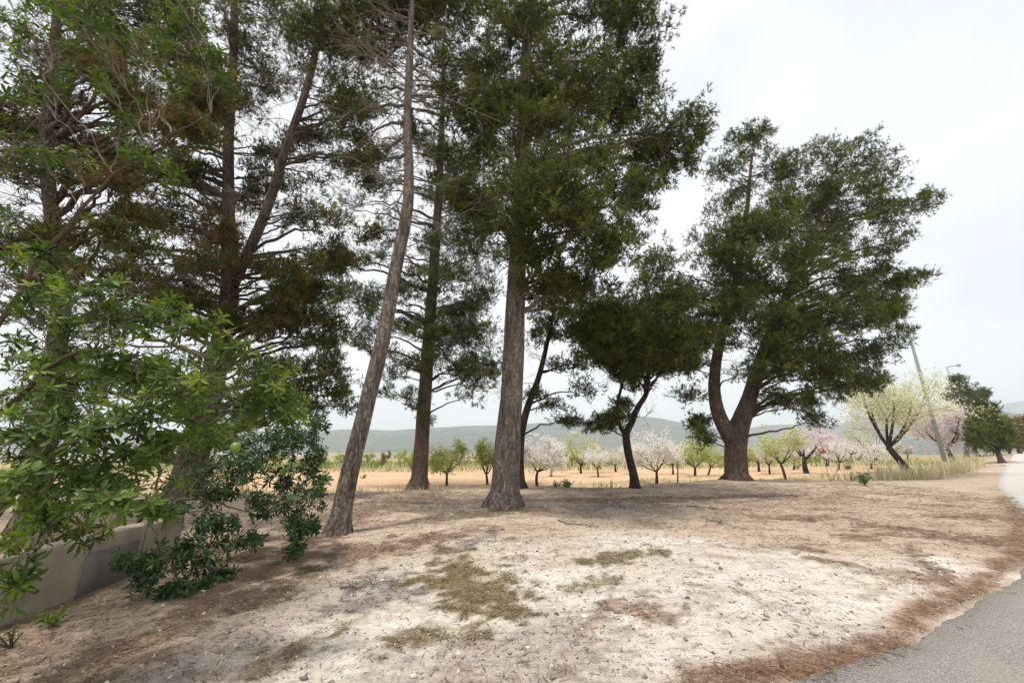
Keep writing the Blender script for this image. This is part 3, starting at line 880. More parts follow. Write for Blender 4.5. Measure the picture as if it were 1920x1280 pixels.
# --- dark pine behind, between the leaning and the big one
b3 = base(785, 918)
Y3 = b3[1]
pine('pine_tree', b3,
     [([(785, 918, Y3, 32), (791, 830, Y3, 27), (798, 720, Y3, 24), (806, 600, Y3, 21), (815, 480, Y3, 18), (825, 330, Y3, 13), (830, 180, Y3, 7), (832, 90, Y3, 4)], 50)],
     [(865, 690, 55, 42, Y3 - .5), (885, 740, 42, 28, Y3 - 1), (830, 640, 60, 45, Y3 - .8), (775, 745, 34, 22, Y3 - .6), (725, 735, 30, 16, Y3 - .2, .7), (735, 690, 40, 22, Y3 + .2, .6), (850, 580, 65, 48, Y3 - .3), (900, 640, 38, 60, Y3 + .4), (910, 560, 45, 50, Y3 + .6),
      (800, 790, 22, 16, Y3 - .3), (830, 480, 60, 50, Y3 + .3), (700, 560, 50, 34, Y3 + .5, .6), (640, 560, 70, 38, Y3 + .3, .55, .15), (620, 490, 60, 34, Y3 + .6, .5, .25), (690, 480, 45, 34, Y3 + .4, .5), (770, 540, 40, 40, Y3 + 1, .6), (850, 400, 55, 50, Y3 + .5, .7), (820, 300, 60, 50, Y3 + .5, .6),
      (720, 330, 60, 36, Y3 + 1, .4), (840, 200, 55, 50, Y3 + .4, .6), (660, 390, 50, 30, Y3 + 1, .4), (830, 110, 40, 40, Y3 + .4, .6), (660, 640, 44, 26, Y3 + .6, .6), (905, 480, 50, 50, Y3 - .2, .9), (880, 610, 50, 50, Y3 - .4, .9), (925, 690, 28, 46, Y3, .9), (850, 520, 50, 40, Y3 - .8, .8), (900, 400, 50, 50, Y3 + .4, .7), (700, 610, 44, 34, Y3, .7), (760, 620, 40, 34, Y3 - .4, .7), (700, 200, 50, 30, Y3 + .5, .45), (740, 290, 44, 30, Y3 + .3, .45), (670, 260, 44, 26, Y3 + .8, .4), (650, 170, 44, 26, Y3 + .6, .4), (735, 410, 44, 28, Y3 + .4, .5), (700, 360, 44, 26, Y3 + .5, .4), (690, 110, 44, 30, Y3 + .4, .4), (745, 160, 40, 30, Y3 + .6, .45), (720, 470, 40, 26, Y3 + .2, .5), (800, 680, 46, 32, Y3 - 1.2), (806, 610, 54, 40, Y3 - 1.3), (812, 530, 54, 40, Y3 - 1.2), (818, 450, 50, 40, Y3 - 1.0, .9), (822, 370, 50, 40, Y3 - .9, .8), (740, 560, 44, 32, Y3 - .8, .8), (700, 660, 44, 26, Y3 - .6, .8), (895, 700, 44, 36, Y3 - .8), (760, 690, 40, 26, Y3 - .9, .8), (870, 640, 50, 40, Y3 - 1.2), (828, 290, 50, 40, Y3 - .8, .7), (680, 570, 44, 30, Y3 - .4, .6)],
     'dark-trunked pine in shade behind the leaning one, at the field edge', bark=BARK_R, fill=1, dens=38, tuft_n=6, dead=30, tuft=0.17, cones=90)

# --- small forked pine right of the middle, carrying a wide dense crown
b4 = base(1192, 915)
Y4 = b4[1]
pine('pine_tree', b4,
     [([(1192, 915, Y4, 17), (1188, 890, Y4, 15.5), (1178, 850, Y4, 14.5), (1172, 812, Y4, 13.5), (1186, 790, Y4, 11.5), (1194, 765, Y4 - .1, 10.5), (1214, 738, Y4 - .3, 9), (1216, 700, Y4 - .5, 8), (1200, 640, Y4 - .5, 6), (1195, 590, Y4 - .5, 3)], 46),
      ([(1173, 818, Y4, 8), (1160, 795, Y4, 6.5), (1156, 770, Y4, 6), (1160, 745, Y4 + .1, 5.5), (1172, 700, Y4 + .2, 5), (1160, 640, Y4 + .2, 3)], 22)],
     [(1190, 610, 110, 42, Y4 - 3.0), (1100, 595, 60, 32, Y4 - 2.4), (1275, 625, 60, 40, Y4 - 2.8), (1200, 660, 90, 38, Y4 - 3.0), (1120, 645, 55, 36, Y4 - 2.6), (1240, 700, 42, 24, Y4 - 2), (1150, 690, 50, 28, Y4 - 1.4), (1300, 655, 40, 30, Y4 - 2.2), (1210, 572, 80, 24, Y4 - 2.2), (1150, 625, 60, 34, Y4 - 3.4), (1240, 640, 60, 34, Y4 - 3.4),
      (1070, 625, 34, 24, Y4 - .6, .7), (1190, 640, 100, 50, Y4 + 1.2, .8), (1120, 800, 42, 12, Y4 + .2, .3), (1150, 780, 30, 14, Y4 + .3, .3), (1185, 720, 30, 20, Y4, .5)],
     'small dark pine with a forked curving trunk, wide crown, at field edge', bark=BARK_A, fill=2, dens=72, dead=6, tuft=0.16, sides=14)

# --- thin dark pine half hidden behind the big one
b5 = base(976, 915)
Y5 = b5[1]
pine('pine_tree', b5,
     [([(976, 915, Y5, 18), (974, 860, Y5, 16), (976, 815, Y5, 15), (988, 765, Y5, 13), (1008, 715, Y5, 11), (1020, 670, Y5, 9), (1035, 600, Y5, 6), (1045, 540, Y5, 3)], 36)],
     [(1040, 600, 50, 36, Y5 - .3, .7), (1010, 640, 34, 28, Y5 - .4, .6), (1060, 690, 46, 24, Y5 + .2, .22), (1090, 735, 50, 20, Y5, .14), (1040, 760, 40, 18, Y5 - .2, .12), (1060, 790, 40, 7, Y5 - .4, .2), (1000, 740, 16, 10, Y5 - .3, .6), (1100, 680, 40, 22, Y5 + .2, .2), (1030, 540, 50, 36, Y5 + .2, .7)],
     'thin dark pine leaning right, half hidden behind the big trunk', bark=BARK_A, dens=90, dead=6, tuft=0.16, sides=14)

# --- broad forked pine at the right
b6 = base(1382, 900)
Y6 = b6[1]
pine('pine_tree', b6,
     [([(1384, 902, Y6, 42), (1380, 870, Y6, 37), (1376, 835, Y6, 38), (1384, 800, Y6, 34), (1400, 765, Y6, 27), (1410, 730, Y6, 24), (1425, 680, Y6 + .2, 21), (1450, 610, Y6 + .3, 18), (1490, 520, Y6 + .3, 14), (1530, 430, Y6 + .3, 10), (1560, 330, Y6 + .3, 5)], 60),
      ([(1372, 825, Y6, 30), (1352, 790, Y6, 25), (1340, 755, Y6, 22), (1338, 710, Y6 - .1, 20), (1345, 660, Y6 - .3, 17), (1365, 590, Y6 - .4, 14), (1385, 500, Y6 - .3, 11), (1400, 400, Y6, 8), (1410, 290, Y6, 4)], 44)],
     [(1405, 285, 44, 46, Y6, .5), (1425, 250, 26, 22, Y6 + .3, .6), (1345, 320, 36, 44, Y6 + .3, .32), (1360, 395, 44, 40, Y6 + .2, .35), (1540, 295, 50, 40, Y6 + .5, .5), (1600, 300, 50, 42, Y6 + .5, .5), (1660, 310, 36, 36, Y6 + .4, .5), (1625, 375, 60, 44, Y6, .5), (1700, 395, 50, 30, Y6, .5), (1742, 368, 20, 14, Y6, .7),
      (1685, 455, 44, 32, Y6 + .2, .45), (1700, 528, 46, 22, Y6 - .3, 1.2), (1660, 560, 40, 18, Y6 - .3, .8), (1600, 455, 56, 44, Y6 + .3, .5), (1500, 370, 56, 48, Y6, .6), (1555, 395, 50, 50, Y6 + .8, .45), (1450, 330, 46, 40, Y6 + .5, .5), (1445, 455, 92, 46, Y6 - 2), (1370, 500, 76, 46, Y6 - 2.2), (1500, 500, 70, 46, Y6 - 1.6), (1560, 520, 60, 34, Y6 - .4, .6), (1640, 525, 50, 24, Y6 + .3, .5),
      (1565, 600, 84, 34, Y6 - 1.6), (1630, 600, 50, 28, Y6 - 1), (1680, 630, 34, 20, Y6 - .6), (1610, 670, 64, 34, Y6 - .6), (1580, 720, 62, 40, Y6 - .6), (1510, 700, 60, 44, Y6 - .8), (1490, 755, 38, 24, Y6 - 1.2), (1530, 785, 24, 16, Y6 - 1), (1635, 715, 30, 22, Y6, .8),
      (1440, 640, 54, 34, Y6 - 1.8), (1405, 700, 40, 22, Y6 - 1.8), (1310, 600, 56, 40, Y6 - .6), (1290, 690, 44, 38, Y6 + .2, .7), (1240, 500, 60, 34, Y6 - .6), (1290, 545, 56, 38, Y6 - 1), (1300, 745, 46, 20, Y6 + .2, .5), (1318, 828, 24, 17, Y6 - .2, 1.2), (1312, 795, 20, 16, Y6, .7), (1210, 540, 40, 30, Y6, .8), (1400, 560, 60, 40, Y6 - 1.5),
      (1500, 450, 80, 60, Y6 + 2.4, .6), (1600, 600, 70, 50, Y6 + 2.2, .6), (1400, 550, 70, 60, Y6 + 2.4, .6), (1480, 620, 70, 40, Y6 + 1.2, .7), (1460, 690, 46, 34, Y6 - 1.6), (1475, 600, 60, 34, Y6 - 1.8), (1510, 550, 60, 36, Y6 - 1.4, .8), (1350, 640, 46, 34, Y6 - 1.4, .9), (1380, 590, 60, 40, Y6 - 2), (1440, 740, 30, 20, Y6 - .8, .8), (1465, 400, 50, 40, Y6 - 1, .8), (1405, 425, 50, 40, Y6 - 1.2, .8), (1335, 440, 44, 36, Y6 - .8, .6), (1385, 345, 44, 40, Y6 - .4, .5), (1480, 310, 44, 36, Y6, .5), (1575, 350, 50, 40, Y6 - .6, .6), (1660, 400, 44, 30, Y6 - .5, .6), (1650, 475, 44, 30, Y6 - .5, .6), (1555, 450, 56, 40, Y6 - 1, .7), (1610, 545, 50, 28, Y6 - .8, .8), (1670, 580, 40, 22, Y6 - .6, .8), (1300, 640, 50, 36, Y6 - 1, .9), (1260, 560, 50, 34, Y6 - .4, .8), (1520, 650, 60, 34, Y6 - 1.6, .9), (1560, 680, 50, 34, Y6 - 1.4, .9)],
     'broad pine at the right, thick trunk forking low like a Y', bark=BARK_R, fill=1, dens=74, dead=24, twig_every=0.5, tuft=0.19, tuft_n=6, sides=28, dead_z=(0.2, 0.55))

# --- twin-stemmed pine behind the shrubs at the left
b7 = base(350, 935)
Y7 = b7[1]
LEFT_RNG = np.random.default_rng(77)
TANGLE = [(float(LEFT_RNG.uniform(200, 660)), float(LEFT_RNG.uniform(120, 640)), float(LEFT_RNG.uniform(34, 60)), float(LEFT_RNG.uniform(18, 34)), Y7 + float(LEFT_RNG.uniform(-1.5, 1.8)), float(LEFT_RNG.uniform(.25, .5)), float(LEFT_RNG.choice([0.05, 0.3, 0.6]))) for _ in range(44)]
pine('pine_tree', b7,
     [([(345, 935, Y7, 56), (362, 850, Y7, 48), (385, 770, Y7, 44), (412, 660, Y7, 36), (430, 570, Y7, 31), (432, 480, Y7, 25), (428, 400, Y7, 20), (428, 260, Y7 + .1, 17), (437, 130, Y7 + .1, 13), (440, 0, Y7, 12), (440, -120, Y7, 5)], 60),
      ([(432, 545, Y7, 19), (462, 480, Y7 - .2, 18), (490, 420, Y7 - .3, 17), (515, 350, Y7 - .4, 16), (538, 270, Y7 - .4, 15), (565, 200, Y7 - .4, 12), (590, 110, Y7 - .3, 12), (605, 10, Y7 - .3, 8), (610, -80, Y7 - .3, 4)], 50)],
     [(440, 60, 60, 50, Y7 - .5, .4), (500, 40, 60, 40, Y7 + .3, .45), (560, 60, 60, 45, Y7 - .7, .4), (640, 60, 60, 40, Y7 - .5, .4), (480, 130, 50, 34, Y7 + .6, .3), (610, 170, 60, 34, Y7, .3), (690, 200, 60, 34, Y7 - .4, .25), (660, 290, 60, 34, Y7 - .2, .25), (590, 330, 50, 40, Y7 + .4, .35, .1), (560, 400, 60, 36, Y7 - .4, .4, .3),
      (640, 420, 60, 34, Y7 - .7, .4, .2), (480, 300, 44, 34, Y7 + .6, .3, .1), (390, 250, 50, 40, Y7 + .4, .3), (330, 180, 60, 40, Y7, .3), (350, 330, 60, 36, Y7 - .4, .3, .3), (300, 420, 70, 34, Y7 - .6, .3, .4), (250, 300, 70, 40, Y7 + .2, .3, .2), (420, 430, 50, 34, Y7 - .7, .35, .85), (470, 490, 54, 30, Y7 - 1, .35, .8), (380, 500, 54, 30, Y7 - .8, .35, .7),
      (560, 510, 70, 34, Y7 - .8, .5, .3), (540, 570, 70, 34, Y7 - .5, .55), (610, 590, 50, 34, Y7 - .4, .55), (560, 640, 70, 34, Y7 - .3, .6), (630, 640, 44, 28, Y7 - .2, .6), (520, 690, 60, 36, Y7 - .2, .6), (600, 700, 44, 34, Y7 - .1, .6), (250, 520, 70, 40, Y7 + .4, .3, .3), (300, 600, 60, 36, Y7, .35, .2), (500, -40, 100, 50, Y7, .5), (380, -10, 70, 50, Y7, .4), (640, -30, 70, 50, Y7, .5),
      (200, 620, 60, 34, Y7 + .4, .4), (640, 760, 26, 34, Y7 + .2, .5), (570, 770, 44, 34, Y7 + .2, .5), (480, 620, 60, 40, Y7 - .6, .7), (590, 540, 60, 40, Y7 - .3, .6), (640, 700, 40, 40, Y7 + .1, .7), (550, 720, 60, 40, Y7 + .1, .7), (480, 780, 60, 50, Y7 + .3, .7), (300, 760, 80, 50, Y7 + .5, .5), (150, 720, 80, 50, Y7 + .5, .5), (60, 780, 80, 60, Y7 + .6, .5), (480, 210, 40, 24, Y7 + .8, .45), (520, 300, 34, 24, Y7 + 1, .4, .2), (470, 380, 40, 24, Y7 + .8, .45, .3), (560, 260, 40, 24, Y7 + 1, .4), (500, 160, 44, 24, Y7 + 1, .4), (610, 260, 44, 24, Y7 + .8, .4), (690, 300, 40, 24, Y7 + .4, .4)] + TANGLE,
     'twin-stemmed reddish pine behind the broad-leaved shrub, with browned branches', bark=BARK_R, fill=1, dens=80, tuft_n=6, dead=160, tuft=0.17, cones=150, sides=22, dead_z=(0.2, 0.95), twig_every=0.9)

# --- pine at the far left, rising behind the wall
b9 = np.array((-8.4, 7.6, 0.0))
Y9 = 7.6
pine('pine_tree', b9,
     [([(60, 985, Y9, 40), (80, 850, Y9, 34), (100, 700, Y9, 30), (118, 560, Y9, 26), (100, 420, Y9, 22), (85, 300, Y9, 19), (95, 150, Y9, 15), (110, 0, Y9, 11), (115, -150, Y9, 5)], 50)],
     [(60, 200, 90, 50, Y9, .3, .05), (180, 120, 90, 50, Y9 + .6, .3), (260, 220, 70, 40, Y9 + .8, .3, .2), (30, 330, 80, 40, Y9 - .4, .3), (190, 330, 80, 40, Y9 + .3, .28, .4), (100, 430, 80, 36, Y9 - .5, .3, .2), (230, 430, 70, 34, Y9 + .4, .3, .3), (40, 90, 90, 50, Y9, .35), (310, 90, 70, 50, Y9 + .8, .3), (150, 10, 120, 50, Y9, .45),
      (30, 480, 60, 40, Y9 + .5, .35), (330, 20, 70, 50, Y9 + .8, .35), (60, 600, 60, 40, Y9 + .8, .4), (-60, 250, 100, 60, Y9, .4), (-80, 450, 100, 60, Y9, .4), (120, -80, 150, 60, Y9, .5)] + [(float(LEFT_RNG.uniform(-20, 400)), float(LEFT_RNG.uniform(20, 520)), float(LEFT_RNG.uniform(36, 66)), float(LEFT_RNG.uniform(18, 34)), Y9 + float(LEFT_RNG.uniform(-1.2, 1.6)), float(LEFT_RNG.uniform(.25, .45)), float(LEFT_RNG.choice([0.05, 0.3, 0.6]))) for _ in range(34)],
     'pine rising behind the low wall at the far left, seen through leaves', bark=BARK_R, fill=1, dens=88, tuft_n=6, dead=130, tuft=0.14, sides=22, dead_z=(0.15, 0.95), twig_every=1.0)

# ------------------------------------------------------------------ low wall and bed
def wall_x(y):
    return -4.42 - 0.085 * (y - 3.0)

def build_wall():
    root = empty('garden_wall', (wall_x(5), 5, 0), 'low weathered concrete wall in front of the shrubs', 'wall')
    ys = [0.4, 2.05, 3.72, 5.3, 5.95]
    for i in range(len(ys) - 1):
        a, b = ys[i] + 0.006, ys[i + 1] - 0.006
        m = MB()
        n = 14
        yy = np.linspace(a, b, n)
        top = 0.56 - 0.008 * i + (fbm(yy * 2, yy * 0 + i, 120, 3) - 0.5) * 0.02
        V, off = [], 0.004 * (i % 2)
        for k in range(n):
            x = wall_x(yy[k]) - off
            r = 0.018
            V += [(x, yy[k], -0.15), (x + 0.003, yy[k], 0.2), (x, yy[k], top[k] - r), (x - r, yy[k], top[k]), (x - 0.17, yy[k], top[k] + 0.004), (x - 0.19, yy[k], top[k] - r), (x - 0.19, yy[k], -0.15)]
        V = np.array(V)
        q = []
        for k in range(n - 1):
            for j in range(6):
                q.append((k * 7 + j, k * 7 + j + 1, k * 7 + 7 + j + 1, k * 7 + 7 + j))
        for e, fl in ((0, False), ((n - 1) * 7, True)):
            for f in ((0, 1, 5, 6), (1, 2, 4, 5)):
                f = [e + t for t in f]
                q.append(f[::-1] if fl else f)
        m.add(V, q)
        m.build('panel', CONC, root, smooth=False)
    m = MB()
    y0, y1 = 4.55, 5.22
    V = []
    for k, yy in enumerate(np.linspace(y0, y1, 6)):
        x = wall_x(yy)
        V += [(x + 0.004, yy, -0.1), (x + 0.022, yy, -0.1), (x + 0.020, yy, 0.36 + 0.01 * (k % 2)), (x + 0.002, yy, 0.375 + 0.01 * (k % 2))]
    q = [(k * 4 + j, k * 4 + j + 1, k * 4 + 4 + j + 1, k * 4 + 4 + j) for k in range(5) for j in range(3)] + [(3, 2, 1, 0), (20, 21, 22, 23)]
    m.add(V, q)
    p = m.build('render_patch', CONC_D, root, smooth=False)
    p['label'] = 'darker grey render patch low on the wall'
build_wall()

def build_bed():
    yy = np.linspace(0.4, 5.95, 60)
    xx = np.linspace(-0.185, -2.6, 24)
    XX = wall_x(yy)[:, None] + xx[None, :]
    YY = np.repeat(yy[:, None], len(xx), 1)
    ZZ = 0.44 - 0.43 * sstep(-1.2, -2.6, xx)[None, :] + (fbm(XX * 3, YY * 3, 130, 4) - 0.5) * 0.12
    V = np.stack([XX, YY, ZZ], -1)
    c = np.array((0.13, 0.085, 0.055)) * (0.6 + 0.9 * fbm(XX * 6, YY * 6, 133, 4))[..., None]
    o = mesh_obj('planting_bed', V.reshape(-1, 3), grid_faces(*XX.shape)[:, ::-1], EARTH, col=c.reshape(-1, 3), smooth=True)
    tag(o, 'raised bed of dark littered soil behind the low wall', 'ground', kind='structure')
build_bed()

# ------------------------------------------------------------------ broad-leaved shrubs
def leaf_shape(fold, droop, w):
    t = np.array((0.0, 0.22, 0.5, 0.75, 0.92, 1.0))
    wd = np.array((0.04, 0.36, 0.85, 1.0, 0.62, 0.04)) * w * 0.5
    V = []
    for a, b in zip(t, wd):
        z = -droop * a * a
        V += [(a, -b, z + fold * b), (a, 0, z), (a, b, z + fold * b)]
    q = []
    for k in range(5):
        for j in range(2):
            q.append((k * 3 + j, k * 3 + j + 1, k * 3 + 3 + j + 1, k * 3 + 3 + j))
    return np.array(V), np.array(q)
LEAF_V = [leaf_shape(0.4, 0.14, 0.31), leaf_shape(0.25, 0.34, 0.34), leaf_shape(0.6, -0.08, 0.28), leaf_shape(0.35, 0.22, 0.25)]

def shrub(name, loc, stems, clumps, label, mat, lsize, n_parts=300, tint_mu=0.5, fruits=(), more=1.8):
    root = empty(name, loc, label, 'shrub')
    inv = Matrix.Translation(-Vector(root.location))
    sm = MB()
    nodes = []
    for si, st in enumerate(stems):
        W = resample(np.array(st, float), 24)
        W[1:-1, :3] += RNG.normal(0, 0.012, (22, 3))
        sm.tube(W[:, :3], W[:, 3] * 0.62, 8, rough=0.1, seed=si)
        nodes.append(W[4:])
    sm.build('stems', TWIG_B, root, kind='stuff')
    N = np.concatenate(nodes)
    A, B, R = [], [], []
    lp, ld, ln, ls, lt, lv = [], [], [], [], [], []
    def leaf(p, d, up, s, t):
        lp.append(p); ld.append(d); ln.append(up); ls.append(s); lt.append(t); lv.append(int(RNG.integers(4)))
    for (x, y, rx, ry, Yc, nr) in clumps:
        C = at(x, y, Yc)
        s = mpp(C)
        Rr = np.array((rx * s, (rx + ry) * 0.4 * s, ry * s))
        k = int(np.argmin(np.linalg.norm(N[:, :3] - C + np.array((0, 0, 0.25)), axis=1)))
        S = N[k, :3]
        L = np.linalg.norm(C - S)
        mid = (S + C) / 2 + np.array((0, 0, 0.12 * L)) + RNG.normal(0, 0.08 * L, 3)
        Bp = bez(S, mid, C, 9)
        Bp[1:-1] += RNG.normal(0, 0.015 * L + 0.004, (7, 3))
        for i in range(8):
            A.append(Bp[i]); B.append(Bp[i + 1]); R.append(0.006 * (1 - i / 12))
        for _ in range(int(nr * more)):
            d = unit(RNG.normal(0, 1, 3))
            P = C + d * Rr * RNG.random() ** 0.4
            j = int(RNG.integers(4, 9))
            o = Bp[j]
            mm = (o + P) / 2 + RNG.normal(0, 0.03, 3)
            A += [o, mm]; B += [mm, P]; R += [0.003, 0.0024]
            ax = unit((P - o) * 1.2 / max(0.05, np.linalg.norm(P - o)) + np.array((0.15, -0.25, 0.55)) + RNG.normal(0, 0.3, 3))
            u = unit(np.cross(ax, RNG.normal(0, 1, 3)))
            w = np.cross(ax, u)
            nlv = int(RNG.integers(8, 13))
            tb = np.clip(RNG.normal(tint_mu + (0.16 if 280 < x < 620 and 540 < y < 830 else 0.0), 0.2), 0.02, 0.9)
            sz = lsize * RNG.uniform(0.75, 1.2)
            for q in range(nlv):
                az = q * 2.399 + RNG.normal(0, 0.2)
                f = q / nlv
                el = math.radians(88 - 55 * f + RNG.normal(0, 9))
                dr = ax * math.cos(el) + (u * math.cos(az) + w * math.sin(az)) * math.sin(el)
                nn = ax - dr * np.dot(ax, dr)
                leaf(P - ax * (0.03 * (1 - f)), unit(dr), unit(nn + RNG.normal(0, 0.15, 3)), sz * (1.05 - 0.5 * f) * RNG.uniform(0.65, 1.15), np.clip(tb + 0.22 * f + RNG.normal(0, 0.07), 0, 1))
            for q in range(int(RNG.integers(2, 6))):
                pp = mm + (P - mm) * RNG.random()
                dr = unit(RNG.normal(0, 1, 3) + np.array((0, 0, -0.1)))
                leaf(pp, dr, unit(np.cross(dr, RNG.normal(0, 1, 3)) + np.array((0, 0, 0.7))), sz * RNG.uniform(0.7, 1), np.clip(tb - 0.1, 0, 1))
    V, Q = twig_mesh(np.array(A), np.array(B), np.array(R), np.array(R) * 0.75, 0.05)
    mesh_obj('twigs', V, Q, STEM, root, kind='stuff')
    lp, ld, ln, ls, lt, lv = (np.array(a) for a in (lp, ld, ln, ls, lt, lv))
    ny = unit(np.cross(ln, ld))
    nz = np.cross(ld, ny)
    VV = np.zeros((len(lp), 18, 3))
    for k in range(4):
        m = lv == k
        b = LEAF_V[k][0]
        VV[m] = lp[m][:, None, :] + ls[m][:, None, None] * (b[None, :, 0:1] * ld[m][:, None, :] + b[None, :, 1:2] * ny[m][:, None, :] + b[None, :, 2:3] * nz[m][:, None, :])
    # leaves that show largest become parts of their own
    cen = VV.mean(1)
    px, py = project(cen)
    dist = np.linalg.norm(cen - np.array((0, 0, CAMH)), axis=1)
    facing = np.abs(np.einsum('ij,ij->i', nz, unit(cen - np.array((0, 0, CAMH)))))
    score = ls ** 2 / dist ** 2 * (0.25 + facing)
    score[(px < 0) | (px > 1920) | (py < 0) | (py > 1280)] = 0
    q = LEAF_V[0][1]
    Fq = (np.arange(len(lp))[:, None, None] * 18 + q[None]).reshape(-1, 4)
    bvh = BVHTree.FromPolygons([Vector(v) for v in VV.reshape(-1, 3).tolist()], Fq.tolist())
    order = np.argsort(-score)[:int(n_parts * 2.5)]
    chosen = []
    org = Vector((0, 0, CAMH))
    for i in order:
        c = Vector(cen[i].tolist())
        h = bvh.ray_cast(org, (c - org).normalized())
        if h[2] is None or h[2] // 10 == i or (h[3] > (c - org).length - 0.02):
            chosen.append(i)
            if len(chosen) >= n_parts:
                break
    protos = {}
    for i in chosen:
        key = (int(lv[i]), int(np.clip(lt[i] * 6, 0, 5)))
        if key not in protos:
            b = LEAF_V[key[0]]
            o = mesh_obj('leaf', b[0], b[1], mat, root, tint=np.full(18, (key[1] + 0.5) / 6), smooth=True)
            protos[key] = o.data
        else:
            o = bpy.data.objects.new('leaf', protos[key])
            COL.objects.link(o)
            o.parent = root
            o.matrix_parent_inverse = inv
        s = float(ls[i])
        M = Matrix(((ld[i][0] * s, ny[i][0] * s, nz[i][0] * s, lp[i][0]), (ld[i][1] * s, ny[i][1] * s, nz[i][1] * s, lp[i][1]), (ld[i][2] * s, ny[i][2] * s, nz[i][2] * s, lp[i][2]), (0, 0, 0, 1)))
        o.matrix_basis = M
    rest = np.ones(len(lp), bool)
    rest[chosen] = False
    VR = VV[rest][:, [0, 1, 2, 6, 7, 8, 12, 13, 14, 15, 16, 17]]
    q3 = np.array([(k * 3 + j, k * 3 + j + 1, k * 3 + 3 + j + 1, k * 3 + 3 + j) for k in range(3) for j in range(2)])
    Fq = (np.arange(len(VR))[:, None, None] * 12 + q3[None]).reshape(-1, 4)
    mesh_obj('foliage', VR.reshape(-1, 3), Fq, mat, root, tint=np.repeat(lt[rest], 12), smooth=True, kind='stuff')
    for (x, y, Yc, r) in fruits:
        p = at(x, y, Yc)
        m = MB()
        k = np.linspace(0, math.pi, 9)
        m.tube(p + np.stack([0 * k, 0.1 * r * np.cos(k), -np.cos(k) * r * 1.1], 1), np.maximum(np.sin(k), 0.02) * r, 14)
        m.build('fruit', GREENF, root)
    return root

s0 = np.array((-5.1, 3.6, 0.40))
def stem(*pts):
    return [tuple(p) for p in pts]
shrub('broadleaf_shrub', s0,
      [stem((-5.1, 3.6, .35, .06), (-4.6, 3.3, 1.0, .05), (-4.0, 3.0, 1.7, .035), (-3.2, 2.75, 2.2, .02), (-2.4, 2.7, 2.2, .01)),
       stem((-5.2, 3.7, .35, .055), (-5.0, 3.5, 1.4, .045), (-4.6, 3.3, 2.8, .03), (-4.0, 3.2, 4.0, .018), (-3.0, 3.1, 4.7, .01)),
       stem((-5.0, 3.5, .35, .05), (-4.3, 3.2, .8, .04), (-3.6, 2.9, 1.15, .025), (-2.9, 2.8, 1.3, .012)),
       stem((-5.1, 3.9, .35, .05), (-4.6, 3.8, 1.1, .04), (-3.9, 3.6, 1.7, .025), (-2.6, 3.4, 2.0, .012))],
      [(75, 470, 26, 20, 2.3, 3), (60, 560, 80, 50, 3.0, 10), (170, 545, 70, 45, 2.6, 10), (250, 590, 60, 45, 2.9, 9), (120, 640, 90, 50, 3.1, 13), (300, 590, 60, 45, 3.2, 9), (370, 610, 55, 40, 2.9, 9), (440, 660, 60, 45, 2.9, 11), (510, 715, 50, 50, 3.0, 11), (555, 770, 34, 40, 3.1, 8), (480, 770, 50, 40, 3.0, 9),
       (250, 690, 100, 45, 2.8, 14), (100, 720, 110, 55, 2.9, 16), (350, 740, 80, 45, 2.7, 12), (200, 790, 110, 50, 2.6, 16), (50, 820, 90, 55, 2.6, 14), (300, 830, 80, 40, 2.8, 11), (420, 820, 60, 40, 3.2, 9), (170, 880, 100, 40, 2.7, 12), (40, 910, 70, 40, 2.4, 8), (210, 940, 80, 30, 2.5, 9), (100, 970, 60, 30, 2.7, 7),
       (300, 660, 120, 70, 3.9, 18), (120, 800, 130, 80, 3.8, 20), (400, 760, 90, 70, 3.9, 14), (250, 900, 120, 50, 3.7, 14), (80, 640, 100, 60, 4.2, 14), (220, 590, 90, 50, 4.3, 12), (60, 500, 60, 40, 4.2, 7), (380, 700, 80, 60, 4.3, 12), (200, 720, 120, 60, 4.3, 16), (330, 850, 90, 60, 4.4, 14), (480, 740, 60, 60, 4.3, 10), (80, 900, 90, 50, 4.0, 10), (150, 1000, 50, 22, 2.9, 4), (25, 1105, 28, 36, 2.5, 5), (50, 1010, 40, 30, 2.9, 4), (290, 960, 40, 20, 3.0, 3),
       (50, 50, 90, 50, 3.3, 12), (160, 40, 90, 50, 3.0, 12), (260, 60, 70, 50, 3.1, 10), (350, 60, 50, 45, 3.2, 9), (400, 110, 40, 40, 3.1, 8), (430, 150, 16, 34, 3.1, 4), (300, 130, 60, 40, 3.4, 7), (180, 150, 80, 40, 3.4, 8), (60, 160, 70, 40, 3.3, 7), (220, 230, 60, 30, 3.3, 5), (60, 280, 60, 30, 3.0, 5), (280, 290, 50, 30, 3.2, 4), (130, 300, 60, 30, 3.4, 4), (330, 330, 20, 20, 3.2, 2), (10, 400, 40, 30, 3.0, 2), (120, -30, 120, 50, 3.3, 12), (320, -20, 90, 40, 3.3, 8)],
      'large broad-leaved evergreen shrub with leaf rosettes, filling the left foreground', LEAF, 0.098, tint_mu=0.38, more=2.0, fruits=((441, 838, 2.75, 0.032),))
